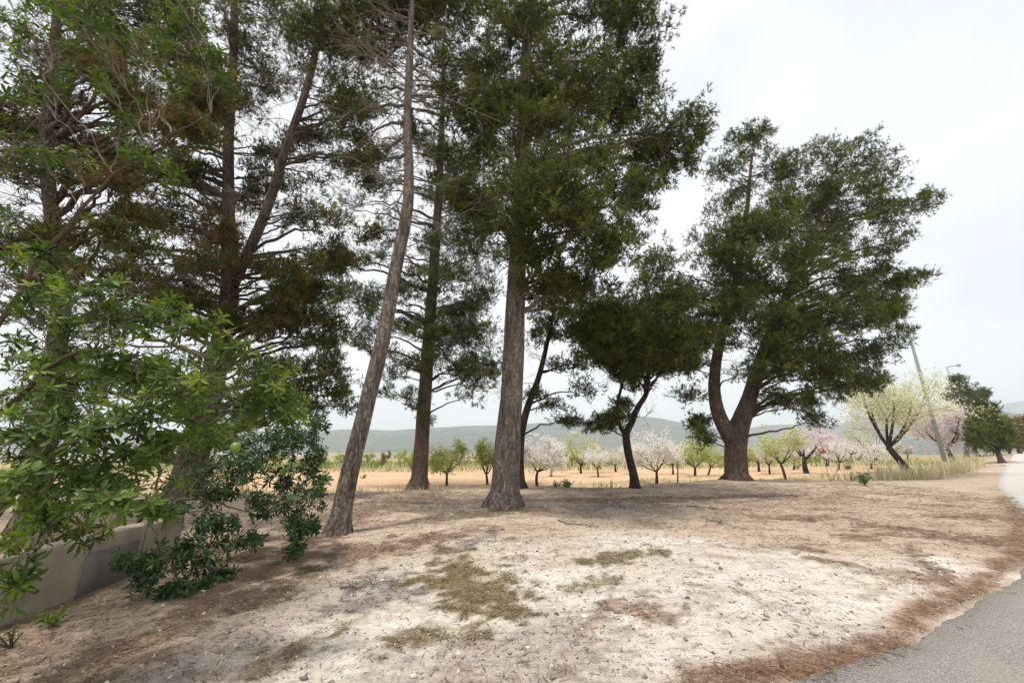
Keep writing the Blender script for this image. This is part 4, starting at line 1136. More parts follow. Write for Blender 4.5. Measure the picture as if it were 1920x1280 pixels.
shrub('broadleaf_shrub', (-5.2, 6.2, 0.40),
      [stem((-5.2, 6.2, .35, .06), (-4.7, 6.0, .9, .045), (-4.1, 5.8, 1.4, .03), (-3.3, 5.7, 1.7, .015), (-2.7, 5.7, 1.6, .01)),
       stem((-5.2, 6.0, .35, .05), (-4.6, 5.7, .8, .035), (-4.0, 5.5, .8, .02), (-3.2, 5.4, .6, .01)),
       stem((-5.1, 5.7, .35, .045), (-4.7, 5.3, .75, .03), (-4.2, 4.9, .6, .015), (-3.9, 4.7, .35, .01))],
      [(480, 850, 70, 50, 5.8, 22), (560, 820, 50, 45, 5.8, 16), (430, 910, 60, 40, 5.6, 16), (540, 900, 50, 40, 5.6, 15), (590, 860, 28, 36, 5.7, 9), (500, 950, 50, 30, 5.4, 12), (560, 985, 34, 30, 5.3, 9), (555, 1030, 18, 16, 5.2, 4), (400, 990, 50, 36, 5.2, 12), (350, 1040, 40, 34, 4.9, 9), (395, 1060, 36, 30, 5.0, 8), (380, 1105, 24, 20, 4.8, 5), (330, 1110, 30, 24, 4.5, 5), (270, 1095, 26, 24, 4.4, 4), (262, 1060, 24, 24, 4.5, 4),
       (430, 1080, 20, 14, 5.0, 3), (600, 930, 22, 24, 5.6, 5), (440, 800, 80, 50, 6.4, 18), (380, 880, 70, 50, 6.2, 16), (350, 960, 60, 40, 5.9, 12), (540, 760, 50, 40, 6.3, 12), (470, 740, 60, 40, 6.4, 12), (600, 790, 26, 24, 6.0, 6), (590, 990, 14, 14, 5.3, 3), (520, 830, 50, 40, 5.4, 9), (600, 900, 24, 30, 5.3, 5), (470, 1010, 40, 24, 5.0, 5), (300, 1050, 40, 30, 4.4, 4), (450, 870, 50, 40, 5.0, 8), (560, 940, 34, 30, 5.2, 5), (230, 1050, 30, 20, 4.2, 3)],
      'darker small-leaved evergreen shrub drooping over the wall beside the leaning pine', LEAFD, 0.098, tint_mu=0.36, more=3.3)

# ------------------------------------------------------------------ street lamps
def lamp(bx, by, tx, ty, w, label, adir=(0.8, -0.6, 0.0)):
    b = base(bx, by)
    top = at(tx, ty, b[1])
    H = top[2] - b[2]
    root = empty('street_lamp', b, label, 'street lamp', 'lamp posts along the road')
    r = w * 0.5 * mpp(b)
    m = MB()
    m.tube(np.array([(b[0], b[1], b[2] - 0.1), (b[0], b[1], b[2] + H * 0.5), (b[0], b[1], b[2] + H)]), np.array((r, r * 0.75, r * 0.5)), 12)
    m.build('pole', GALV, root)
    m = MB()
    m.tube(np.array([(b[0], b[1], b[2] - 0.05), (b[0], b[1], b[2] + 0.12 * H ** 0.5), (b[0], b[1], b[2] + 0.14 * H ** 0.5)]), np.array((r * 1.5, r * 1.5, r * 1.05)), 12)
    m.build('base_collar', GALV, root)
    aL = H * 0.075
    d = unit(np.array(adir))
    T = np.array((b[0], b[1], b[2] + H))
    m = MB()
    k = np.linspace(0, 1, 8)[:, None]
    m.tube(T - np.array((0, 0, 0.02)) + d * aL * k + np.array((0, 0, 1)) * aL * 0.12 * np.sin(k * 1.6), np.full(8, r * 0.36), 8)
    m.build('arm', GALV, root)
    e = T + d * aL + np.array((0, 0, aL * 0.12))
    m = MB()
    k = np.linspace(0, 1, 7)[:, None]
    m.tube(e + d * aL * 0.55 * k, np.array((0.03, 0.10, 0.14, 0.15, 0.14, 0.1, 0.02)) * H / 9, 10)
    hd = m.build('lamp_head', GALV, root)
    m = MB()
    m.box(tuple(e + d * aL * 0.28 + np.array((-0.12, -0.12, -0.17)) * H / 9), tuple(e + d * aL * 0.28 + np.array((0.12, 0.12, -0.12)) * H / 9))
    m.build('lens', WHITEW, hd, smooth=False)
lamp(1775, 877, 1688, 548, 7.5, 'nearest galvanised lamp post beside the leaning almond, top in the pine', (-0.8, -0.6, 0))
lamp(1826, 857, 1777, 688, 5, 'middle lamp post of the three, rising through the pink blossom')
lamp(1849, 853, 1815, 745, 4.2, 'farthest and shortest lamp post, in front of the round pine')

# ------------------------------------------------------------------ almond trees
def almond(bx, by, x0, x1, yt, yb, mat, label, fork=None, tw=6, n=2600, leaf=0.085, tint=(0.5, 0.2), group='almond trees in the orchard', cat='tree', name='almond_tree', lobes=10, lim=5, bark=BARK_A):
    b = base(bx, by)
    while b[1] - edge_y(b[0]) < 2.5 and tw < 9 and by > 850:     # orchard trees stand down in the field
        by -= 1
        b = base(bx, by)
    D = b[1]
    C = at((x0 + x1) / 2, (yt + yb) / 2, D)
    s = mpp(C)
    R = np.array(((x1 - x0) / 2 * s * 1.12, (x1 - x0) / 2 * s, (yb - yt) / 2 * s * 1.08)) * RNG.uniform(0.92, 1.08, 3)
    root = empty(name, b, label, cat, group)
    fk = at(*fork, D) if fork else b + (C - b) * 0.42
    r = tw * 0.5 * mpp(b)
    m = MB()
    mid = (b + fk) / 2 + RNG.normal(0, 0.04, 3) * np.linalg.norm(fk - b)
    W = bez(b - np.array((0, 0, 0.08)), mid, fk, 10)
    m.tube(W, np.linspace(r * 1.25, r * 0.85, 10), 10, rough=0.12, seed=int(bx))
    m.build('trunk', bark, root)
    A, B, Ra = [], [], []
    tips = []
    for k in range(lim):
        az = k * 2 * np.pi / lim + RNG.uniform(-0.4, 0.4)
        q_ = RNG.uniform(0.3, 0.8)
        e = C + np.array((math.cos(az) * q_, math.sin(az) * q_, RNG.uniform(-0.5, 0.35))) * R
        L = np.linalg.norm(e - fk)
        Bz = bez(fk, (fk + e) / 2 + np.array((math.cos(az), math.sin(az), -0.6)) * 0.12 * L, e, 7)
        lm = MB()
        lm.tube(Bz, np.linspace(r * 0.55, r * 0.2, 7), 6, cap=False)
        lm.build('limb', bark, root)
        for j in range(5):
            d = unit(RNG.normal(0, 1, 3) * np.array((1, 1, 0.6)) + np.array((math.cos(az) * 0.5, math.sin(az) * 0.5, 0.7)))
            o = Bz[int(RNG.integers(3, 7))]
            p = o + d * R * RNG.uniform(0.45, 0.9)
            v = (p - C) / R
            nv = np.linalg.norm(v)
            if nv > 1: p = C + v / nv * R * RNG.uniform(0.8, 1.05)
            A.append(o); B.append(p); Ra.append(r * 0.15)
            for _ in range(5):
                q0 = o + (p - o) * RNG.uniform(0.3, 1)
                q1 = q0 + unit(RNG.normal(0, 1, 3) + np.array((0, 0, 1.1))) * R * RNG.uniform(0.12, 0.6)
                A.append(q0); B.append(q1); Ra.append(r * 0.05)
                tips.append((q0, q1))
    V, Q = twig_mesh(np.array(A), np.array(B), np.array(Ra), np.array(Ra) * 0.5, 0.07, 2)
    mesh_obj('branches', V, Q, TWIG_L, root, kind='stuff')
    n = int(n * 1.5)
    leaf = leaf * 1.35
    t0 = np.array([a for a, _ in tips]); t1 = np.array([c for _, c in tips])
    i = RNG.integers(0, len(tips), n)
    k = RNG.random(n)
    P = t0[i] + (t1[i] - t0[i]) * k[:, None] + RNG.normal(0, 0.085, (n, 3)) * R
    S = leaf * RNG.uniform(0.6, 1.3, n)
    u = unit(RNG.normal(0, 1, (n, 3)) + np.array((0, 0, 0.3)))
    w = unit(np.cross(u, RNG.normal(0, 1, (n, 3))))
    V = np.stack([P - w * S[:, None] * 0.32, P + u * S[:, None] * 0.5, P + w * S[:, None] * 0.32, P - u * S[:, None] * 0.5], 1).reshape(-1, 3)
    tn = np.clip(RNG.normal(tint[0], tint[1], n) + RNG.normal(0, 0.12, len(tips))[i], 0, 1)
    mesh_obj('crown', V, np.arange(n * 4).reshape(-1, 4), mat, root, tint=np.repeat(tn, 4), kind='stuff')
    return root

almond(838, 911, 805, 876, 824, 890, ALM_G, 'fresh green almond just right of the dark-trunked pine', fork=(838, 886), tw=4.5, tint=(.35, .16))
almond(774, 898, 757, 795, 826, 885, ALM_G, 'green almond partly behind the dark-trunked pine', tw=3.5, n=1500, tint=(.35, .16))
almond(914, 907, 884, 940, 820, 888, ALM_G, 'green almond peeping out left of the big pine trunk', fork=(912, 890), tw=4.5, n=2000, tint=(.35, .16))
almond(1008, 911, 974, 1062, 814, 888, ALM_W, 'white-blossomed almond just right of the big pine trunk', fork=(1008, 884), tw=5, n=3400, leaf=0.10, tint=(.75, .2))
almond(1089, 886, 1060, 1132, 815, 872, ALM_G, 'yellow-green almond with some blossom, left of the forked small pine', fork=(1089, 872), tw=4, tint=(.6, .25))
almond(1155, 884, 1108, 1182, 822, 878, ALM_W, 'pale greenish-white almond behind the forked small pine', fork=(1154, 872), tw=3.5, tint=(.42, .25))
almond(1231, 908, 1180, 1286, 808, 888, ALM_W, 'wide white-blossomed almond right of the forked small pine', fork=(1231, 884), tw=5, n=3000, leaf=0.11, tint=(.8, .18))
almond(1303, 893, 1262, 1345, 820, 884, ALM_G, 'bright green almond left of the Y-shaped pine trunk', tw=4.5, tint=(.4, .16))
almond(1327, 890, 1316, 1362, 832, 880, ALM_G, 'small green almond against the Y-shaped pine trunk', tw=3, n=1300, tint=(.35, .2))
almond(1423, 882, 1392, 1448, 818, 872, ALM_G, 'yellow-green almond right behind the Y-shaped pine trunk', tw=4, n=2000, tint=(.5, .2))
almond(1473, 902, 1424, 1506, 796, 876, ALM_G, 'thin-trunked almond, half green half blossom, at the platform edge', fork=(1464, 870), tw=4.5, n=3200, tint=(.68, .24))
almond(1513, 888, 1468, 1548, 786, 862, ALM_P, 'thick-trunked almond with pale pink blossom, third right of the Y-shaped pine', fork=(1508, 862), tw=8, n=3200, tint=(.62, .25))
almond(1551, 872, 1528, 1592, 796, 858, ALM_P, 'pink almond above the small rust-coloured tree', tw=4.5, n=2400, tint=(.65, .2))
almond(1549, 874, 1535, 1562, 833, 860, ALM_R, 'small rust-orange leaved tree among the pink almonds', tw=3, n=1100, tint=(.5, .25), lim=4, name='small_tree')
almond(1592, 868, 1576, 1622, 806, 860, ALM_P, 'whitish pink almond left of the leaning almond', tw=3.5, n=1700, tint=(.8, .15))
almond(1612, 866, 1600, 1640, 815, 860, ALM_W, 'small white almond in the distance behind the leaning almond', tw=3, n=1200, tint=(.6, .2))
almond(1646, 868, 1580, 1670, 790, 862, ALM_G, 'lime green almond under the right pine branches', tw=3.5, n=2000, tint=(.35, .15))
almond(1714, 893, 1588, 1752, 664, 838, ALM_G, 'large almond leaning left beside the nearest lamp post', fork=(1666, 838), tw=11, n=10000, leaf=0.10, tint=(.84, .17), lim=7)
almond(1790, 868, 1702, 1812, 742, 856, ALM_P, 'large pink blossoming almond behind the nearest lamp post', tw=7, n=7000, leaf=0.2, tint=(.55, .25), lim=6)
almond(1836, 860, 1776, 1850, 760, 858, ALM_P, 'pink blossoming almond between the two far lamp posts', tw=6, n=4500, leaf=0.3, tint=(.6, .22), lim=6)
almond(1032, 893, 1016, 1062, 826, 882, ALM_W, 'narrow white almond second right of the big trunk', tw=3, n=1800, leaf=.1, tint=(.75, .2))
almond(1122, 893, 1096, 1140, 834, 884, ALM_W, 'low white almond in front of the shed', tw=3, n=1500, leaf=.1, tint=(.75, .2))
almond(1182, 889, 1158, 1200, 828, 880, ALM_W, 'white almond right behind the forked small pine trunk', tw=3, n=1500, leaf=.1, tint=(.7, .2))
almond(1262, 889, 1236, 1284, 826, 880, ALM_W, 'white almond behind the thin stake', tw=3, n=1500, leaf=.1, tint=(.7, .2))
almond(1443, 888, 1420, 1462, 826, 878, ALM_W, 'creamy white almond between the yellow-green and thin-trunked ones', tw=3, n=1500, leaf=.1, tint=(.5, .2))
almond(1488, 880, 1470, 1508, 818, 870, ALM_P, 'small pale pink almond left of the thick-trunked one', tw=3, n=1300, leaf=.1, tint=(.8, .15))
almond(1572, 880, 1552, 1602, 822, 872, ALM_W, 'white almond right of the rust-coloured tree', tw=3, n=1500, leaf=.1, tint=(.75, .2))
almond(1634, 880, 1610, 1662, 822, 872, ALM_W, 'white almond left of the leaning almond trunk', tw=3, n=1500, leaf=.1, tint=(.65, .2))
# rows farther down the orchard
far = [(690, 872, 26, 24, 0), (722, 871, 20, 18, 3), (750, 872, 24, 20, 0), (866, 880, 30, 26, 1), (1040, 876, 30, 32, 1), (1072, 874, 22, 26, 0), (1112, 872, 26, 26, 1), (1190, 874, 30, 30, 1), (1262, 873, 26, 26, 0), (1290, 871, 22, 22, 1), (1404, 872, 22, 28, 0), (1440, 868, 24, 26, 1), (1536, 866, 24, 24, 1),
       (1572, 864, 20, 22, 2), (1626, 862, 22, 24, 2), (1655, 862, 22, 22, 0), (1680, 862, 24, 26, 1), (940, 872, 26, 26, 1), (640, 874, 24, 22, 0), (600, 876, 26, 22, 0), (985, 876, 24, 28, 1), (1222, 871, 22, 22, 0), (1702, 861, 18, 20, 2), (520, 880, 26, 24, 0), (450, 884, 28, 24, 1)]
where = ['right of the leaning pine trunk', 'beside the dark-trunked pine, second right of the leaning trunk', 'just left of the dark-trunked pine', 'between the two green almonds and the big trunk', 'behind the white almond, right of the big trunk', 'left of the yellow-green almond', 'behind the white shed', 'left of the forked small pine base',
         'just right of the wide white almond', 'behind the bright green almond by the Y-shaped pine', 'right behind the Y-shaped pine trunk', 'behind the thin-trunked almond', 'between the thick-trunked and the rust-coloured trees', 'right of the rust-coloured tree', 'behind the whitish pink almond', 'under the right pine branches, farther off', 'behind the leaning almond trunk',
         'directly behind the big trunk', 'just left of the leaning pine trunk', 'left of the leaning trunk, seen past the drooping shrub', 'half behind the right edge of the big trunk', 'behind the wide white almond', 'right of the leaning almond trunk', 'seen through the drooping shrub', 'seen through the left shrub, leftmost of the orchard']
for (x, y, w, h, k), wh in zip(far, where):
    mat, what = ((ALM_G, 'green'), (ALM_W, 'white'), (ALM_P, 'pink'), (TANLEAF, 'brown'))[k]
    almond(x, y, x - w / 2, x + w / 2, y - h - 8, y - 7, mat, f'small far {what} almond {wh}', tw=2.2, n=420, leaf=0.22, tint=(.45, .2), group='almond trees in the far orchard rows', lim=3)

# ------------------------------------------------------------------ far pines and bushes by the road
bp = base(1878, 866)
Yp = bp[1]
pine('pine_tree', bp, [([(1878, 866, Yp, 8), (1870, 845, Yp, 7), (1862, 820, Yp, 6), (1856, 780, Yp, 4)], 12)],
     [(1852, 790, 19, 15, Yp), (1864, 805, 17, 14, Yp - 2), (1844, 810, 15, 13, Yp - 1), (1858, 826, 18, 9, Yp - 2), (1838, 824, 10, 8, Yp), (1882, 820, 10, 8, Yp), (1848, 772, 11, 9, Yp + 1)],
     'round dark green pine beyond the lamp posts by the road', bark=BARK_R, dens=26, dead=0, tuft=0.55, tuft_n=7, sides=10)
bp = base(1838, 862)
Yp = bp[1] + 14
bp = np.array((at(1810, 860, Yp)[0], Yp, 0.0))
bp[2] = gz(bp[0], bp[1])
pine('pine_tree', bp, [([(1812, 862, Yp, 7), (1812, 820, Yp, 6), (1808, 760, Yp, 4)], 12)],
     [(1802, 732, 16, 13, Yp), (1822, 742, 14, 12, Yp), (1788, 745, 14, 11, Yp), (1812, 758, 18, 10, Yp - 2), (1840, 750, 8, 9, Yp, .8), (1845, 738, 5, 7, Yp, .8), (1798, 714, 12, 8, Yp)],
     'taller grey-green pine behind the pink almonds', bark=BARK_R, dens=22, dead=0, tuft=0.6, tuft_n=7, sides=10)
almond(1912, 856, 1884, 1946, 772, 846, TANLEAF, 'tan leaved tree at the right edge beyond the road', tw=6, n=6000, leaf=0.5, tint=(.5, .3), lim=6, name='tan_tree', group=None)
almond(1893, 852, 1874, 1906, 800, 846, TANLEAF, 'smaller tan bush left of the tan tree by the road', tw=4, n=2500, leaf=0.5, tint=(.4, .3), lim=5, name='tan_bush', group=None)

# ------------------------------------------------------------------ grass
def blades(name, P, h, mat, label, tint, lean=0.35, width=0.012):
    n = len(P)
    az = RNG.uniform(0, 2 * np.pi, n)
    d = np.stack([np.cos(az), np.sin(az), 0 * az], 1)
    H = h * RNG.uniform(0.5, 1.25, n) * np.clip(2.6 * fbm(P[:, 0] * 1.1, P[:, 1] * 1.1, 170, 3) - 0.45, 0.2, 1.6)
    ln = np.abs(RNG.normal(0, lean, n))
    s = np.stack([-np.sin(az), np.cos(az), 0 * az], 1) * (width * RNG.uniform(0.6, 1.4, n))[:, None]
    m = P + d * (ln * H * 0.35)[:, None] + np.array((0, 0, 1)) * (H * 0.6)[:, None]
    t = P + d * (ln * H)[:, None] + np.array((0, 0, 1)) * (H * (1 - 0.25 * ln))[:, None]
    V = np.stack([P - s, P + s, m + s * 0.7, m - s * 0.7, t], 1)
    F3 = []
    q = np.array([(0, 1, 2), (0, 2, 3), (3, 2, 4)])
    Fc = (np.arange(n)[:, None, None] * 5 + q[None]).reshape(-1, 3)
    tn = np.clip(RNG.normal(tint[0], tint[1], n), 0, 1)
    o = mesh_obj(name, V.reshape(-1, 3), Fc, mat, tint=np.repeat(tn, 5))
    return tag(o, label, 'grass', kind='stuff')

def scatter(n, x0, x1, y0, y1, keep):
    x, y = RNG.uniform(x0, x1, n), RNG.uniform(y0, y1, n)
    k = RNG.random(n) < keep(x, y)
    x, y = x[k], y[k]
    return np.stack([x, y, gz(x, y) - 0.01], 1)

def verge(x, y):
    e1, rd = y - edge_y(x), road_d(x, y)
    return sstep(13.5, 15.5, x) * sstep(-0.6, 0.6, e1) * sstep(0.1, 0.6, rd) * sstep(6.5, 3.0, rd) * np.clip((fbm(x * 0.9, y * 0.9, 140, 3) - 0.38) * 4, 0.04, 1)
blades('dry_grass', scatter(60000, 13, 40, 15, 38, verge), 0.85, DRY, 'tall dry grass round the lamp post and leaning almond', (.55, .25), 0.85, 0.014)
def bankm(x, y):
    e1 = y - edge_y(x)
    return np.exp(-((e1 - 9.5 - 1.5 * np.sin(x * 0.12)) / 1.1) ** 2) * np.clip((fbm(x * 0.4, y * 0.4, 143, 3) - 0.3) * 3, 0, 1)
blades('dry_grass', scatter(15000, -24, 26, 18, 36, bankm), 0.26, DRY, 'dry grass on the low bank across the orchard', (.5, .22), 0.5, 0.02)
def greenm(x, y):
    e1 = y - edge_y(x)
    return np.exp(-((e1 - 7.6 - 1.5 * np.sin(x * 0.12)) / 0.7) ** 2) * np.clip((fbm(x * 0.25 + 4, y * 0.3, 146, 3) - 0.45) * 5, 0, 1)
blades('green_grass', scatter(36000, -12, 30, 16, 34, greenm), 0.2, GREENG, 'green weeds along the foot of the orchard bank', (.5, .22), 0.6, 0.025)
def scrubm(x, y):
    return np.clip((fbm(x * 0.12, y * 0.2, 152, 3) - 0.4) * 4, 0, 1)
blades('scrub', scatter(16000, -75, 60, 62, 92, scrubm), 1.1, GREENG, 'band of low green scrub beyond the orchard', (.35, .25), 0.8, 0.09)
blades('dry_scrub', scatter(14000, -75, 60, 50, 80, lambda x, y: 1 - scrubm(x, y)), 0.8, DRY, 'band of dry weeds beyond the orchard', (.35, .25), 0.8, 0.07)
def lip(x, y):
    e1 = y - edge_y(x)
    return np.exp(-((e1 - 0.9) / 0.8) ** 2) * np.clip((fbm(x * 1.1, y * 0.6, 149, 3) - 0.5) * 6, 0, 1) * sstep(13, 9, x)
blades('dry_grass', scatter(9000, -16, 14, 12, 22, lip), 0.3, DRY, 'dry grass tufts along the edge between lay-by and field', (.4, .22), 0.6, 0.014)
def moss(x, y):
    px, py = project(np.stack([x, y, 0 * x], 1))
    w = (fbm(x * 3.0 + 7, y * 3.0, 25, 4) - 0.5) * 2.4
    m = blob(px, py, 885, 1105, 80, 50, .2, w, .5)
    for a in ((1170, 1056, 70, 12, 0), (640, 1170, 45, 16, -.5), (530, 1105, 80, 22, -.4), (780, 1190, 60, 20, -.5)):
        m = np.maximum(m, blob(px, py, *a, w, .5) * .8)
    return m
blades('moss_cover', scatter(60000, -4, 4, 3, 7, moss), 0.022, GREENG, 'low mossy green patches on the sandy ground', (.15, .2), 1.2, 0.005)

# ------------------------------------------------------------------ gravel and needle litter
def gravel(n):
    x, y = RNG.uniform(-4.2, 7.5, n), 2.7 + 8.5 * RNG.random(n) ** 1.7
    k = (road_d(x, y) > 0.05) & (RNG.random(n) < np.clip((fbm(x * 1.1, y * 1.1, 160, 3) - 0.32) * 4, 0.08, 1))
    x, y = x[k], y[k]
    n = len(x)
    S = np.clip(RNG.lognormal(-4.85, 0.5, n), 0.004, 0.035)
    z = gz(x, y) + S * 0.2
    o = np.array([(1, 0, 0), (-1, 0, 0), (0, 1, 0), (0, -1, 0), (0, 0, 0.8), (0, 0, -0.8)], float)
    V = o[None] * S[:, None, None] * RNG.uniform(0.6, 1.3, (n, 6, 1)) + RNG.normal(0, 0.25, (n, 6, 3)) * S[:, None, None]
    a = RNG.uniform(0, 6.28, n)
    c, s = np.cos(a)[:, None], np.sin(a)[:, None]
    V = np.stack([V[..., 0] * c - V[..., 1] * s, V[..., 0] * s + V[..., 1] * c, V[..., 2]], -1) + np.stack([x, y, z], 1)[:, None, :]
    f = np.array([(0, 2, 4), (2, 1, 4), (1, 3, 4), (3, 0, 4), (2, 0, 5), (1, 2, 5), (3, 1, 5), (0, 3, 5)])
    Fc = (np.arange(n)[:, None, None] * 6 + f[None]).reshape(-1, 3)
    ob = mesh_obj('gravel', V.reshape(-1, 3), Fc, GRAVEL, tint=np.repeat(np.clip(RNG.normal(0.5, 0.25, n), 0, 1), 6))
    tag(ob, 'scattered gravel and grit on the sandy ground', 'gravel', kind='stuff')
gravel(20000)

def litter(n):
    x, y = RNG.uniform(-6.5, 15.0, n), 2.7 + 14 * RNG.random(n) ** 1.4
    c = ground_colour(x[None], y[None])[0]
    lum = c.mean(1)
    rd = road_d(x, y)
    k = (RNG.random(n) < np.clip((0.42 - lum) * 3.5, 0.04, 1)) & (rd > -0.12)
    x, y = x[k], y[k]
    n = len(x)
    P = np.stack([x, y, gz(x, y) + RNG.uniform(0.003, 0.02, n)], 1)
    P[:, 2] = np.maximum(P[:, 2], np.where(rd[k] < 0.25, 0.027, -1))
    a = RNG.uniform(0, np.pi, n)
    L = RNG.uniform(0.04, 0.12, n)
    d = np.stack([np.cos(a), np.sin(a), RNG.normal(0, 0.08, n)], 1) * L[:, None] * 0.5
    s = np.stack([-np.sin(a), np.cos(a), RNG.normal(0, 0.3, n)], 1) * (RNG.uniform(0.0012, 0.003, n) * (1 + y * 0.2))[:, None]
    V = np.stack([P - d - s, P - d + s, P + d], 1).reshape(-1, 3)
    ob = mesh_obj('needle_litter', V, np.arange(n * 3).reshape(-1, 3), LITTER, tint=np.repeat(np.clip(RNG.normal(0.45, 0.25, n), 0, 1), 3))
    tag(ob, 'fallen brown pine needles lying in drifts', 'litter', kind='stuff')
litter(360000)

# ------------------------------------------------------------------ small single things
def rock(name, x, y, w, flat, mat, label, cat, seed):
    p = base(x, y)
    r = w * 0.5 * mpp(p)
    rg = np.random.default_rng(seed)
    m = MB()
    k = np.linspace(0, math.pi, 6)
    th = np.linspace(0, 2 * np.pi, 8, endpoint=False)
    R = np.sin(k)[:, None] * r * rg.uniform(0.75, 1.2, (6, 8))
    V = np.stack([p[0] + R * np.cos(th) * 1.2, p[1] + R * np.sin(th) * 0.8, p[2] + r * flat * 0.5 - np.cos(k)[:, None] * r * flat + 0 * R], -1)
    V[0], V[-1] = V[0].mean(0) + (V[0] - V[0].mean(0)) * 0.3, V[-1].mean(0) + (V[-1] - V[-1].mean(0)) * 0.3
    i = np.arange(5)[:, None] * 8
    j = np.arange(8)[None]
    q = np.stack([i + j, i + (j + 1) % 8, i + 8 + (j + 1) % 8, i + 8 + j], -1).reshape(-1, 4)
    m.add(V.reshape(-1, 3), q)
    o = m.build(name, mat, smooth=False)
    tag(o, label, cat)
rock('tile_shard', 1190, 1151, 16, .3, TERRA, 'flat terracotta shard, left of a pair in the brown needle patch', 'shard', 1)
rock('tile_shard', 1214, 1148, 18, .28, TERRA, 'flat terracotta shard, right of a pair in the brown needle patch', 'shard', 2)
rock('tile_shard', 1113, 1177, 13, .4, TERRA, 'small terracotta shard by the white stone in front', 'shard', 3)
rock('stone', 1097, 1157, 14, .5, STONE, 'pale flat stone left of the terracotta shards', 'stone', 4)
rock('stone', 990, 1215, 10, .6, STONE, 'small pale stone on the gravel, lower middle', 'stone', 5)
rock('stone', 775, 1270, 14, .6, STONE, 'pale rounded stone at the bottom edge of the view', 'stone', 6)
rock('stone', 716, 1089, 9, .6, STONE, 'white pebble at the edge of the grey ash patch', 'stone', 7)
rock('stone', 1290, 1122, 9, .7, GRAVEL, 'dark pebble on the bright bare sand', 'stone', 8)

def fallen_twig(x0, y0, x1, y1, label, seed):
    rg = np.random.default_rng(seed)
    a, b = base(x0, y0), base(x1, y1)
    A, B, R = [], [], []
    n = 6
    pts = a + (b - a) * np.linspace(0, 1, n)[:, None] + rg.normal(0, 0.03, (n, 3)) * np.array((1, 1, 0.3))
    pts[:, 2] = gz(pts[:, 0], pts[:, 1]) + 0.02
    m = MB()
    m.tube(pts, np.linspace(0.014, 0.005, n), 6)
    for i in range(1, n):
        for _ in range(4):
            d = rg.normal(0, 1, 3) * np.array((1, 1, 0.25))
            e = pts[i] + unit(d) * rg.uniform(0.1, 0.3)
            e[2] = max(e[2], float(gz(e[0], e[1])) + 0.01)
            m.tube(np.array([pts[i], (pts[i] + e) / 2 + np.array((0, 0, .02)), e]), np.array((0.005, 0.004, 0.002)), 4)
    o = m.build('fallen_twig', TWIG, smooth=False)
    tag(o, label, 'twig')
fallen_twig(1040, 975, 1125, 990, 'dead grey branching twig on the sand right of the big pine', 3)
fallen_twig(1330, 975, 1360, 985, 'small dead twig on the sand farther right', 5)
fallen_twig(1290, 948, 1350, 957, 'thin dead twig lying toward the Y-shaped pine', 8)
fallen_twig(640, 1105, 700, 1098, 'dark thin stick beside the grey ash patch', 9)

def weed(name, x, y, h, n, mat, label, leaf, spread=0.6, tint=(.5, .2)):
    p = base(x, y)
    root = empty(name, p, label, 'plant')
    rg = RNG
    A, B, P, D = [], [], [], []
    for i in range(n):
        d = unit(np.array((*rg.normal(0, spread, 2), 1.0)))
        L = h * rg.uniform(0.6, 1.1)
        e = p + d * L
        A.append(p); B.append(e)
        for k in range(14):
            P.append(p + (e - p) * rg.uniform(0.2, 1.05)); D.append(unit(d * 0.4 + rg.normal(0, 1, 3) * np.array((1, 1, .5)) + np.array((0, 0, .3))))
    V, Q = twig_mesh(np.array(A), np.array(B), 0.006 * (1 + h), 0.003, 0.04)
    mesh_obj('stems', V, Q, TWIG_B, root, kind='stuff')
    P, D = np.array(P), np.array(D)
    nn = unit(np.cross(D, rg.normal(0, 1, P.shape)))
    b = LEAF_V[3][0]
    ny = unit(np.cross(nn, D)); nz = np.cross(D, ny)
    S = leaf * rg.uniform(0.7, 1.2, len(P))
    VV = P[:, None] + S[:, None, None] * (b[None, :, 0:1] * D[:, None] + b[None, :, 1:2] * ny[:, None] + b[None, :, 2:3] * nz[:, None])
    q = LEAF_V[3][1]
    mesh_obj('leaves', VV.reshape(-1, 3), (np.arange(len(P))[:, None, None] * 18 + q[None]).reshape(-1, 4), mat, root, tint=np.repeat(np.clip(rg.normal(*tint, len(P)), 0, 1), 18), kind='stuff')
weed('weed_plant', 1622, 910, 0.42, 9, WEED, 'dark blue-green weed at the far edge of the bare ground', 0.16)
weed('weed_plant', 1596, 903, 0.4, 4, LITTER, 'small reddish weed just left of the blue-green weed', 0.08, .4)
weed('weed_plant', 1064, 914, 0.32, 9, WEED, 'grey-green weed at the field edge right of the big pine', 0.14, .7, (.7, .2))
weed('weed_plant', 1042, 914, 0.22, 5, WEED, 'small dark weed left of the grey-green one', 0.1, .6, (.1, .1))
weed('weed_plant', 102, 1172, 0.16, 8, LEAF, 'light green weed at the foot of the low wall', 0.055, .8, (.8, .15))
weed('weed_plant', 20, 1215, 0.2, 7, LEAFD, 'thin dark weed near the wall at the lower left', 0.03, .5, (.5, .2))
weed('low_bush', 1590, 880, 0.5, 14, GREENG, 'green bush patch in the field left of the leaning almond', 0.2, 1.2, (.3, .2))
weed('low_bush', 1497, 879, 0.5, 8, GREENG, 'small round green bush beside the thick-trunked almond', 0.16, .8, (.3, .2))
weed('low_bush', 715, 876, 1.4, 12, LITTER, 'dark brown round bush beyond the field, left', 0.35, .7, (.1, .1))
weed('low_bush', 680, 897, 0.35, 8, GREENG, 'low green bush in the field right of the leaning pine', 0.16, 1.0, (.5, .2))

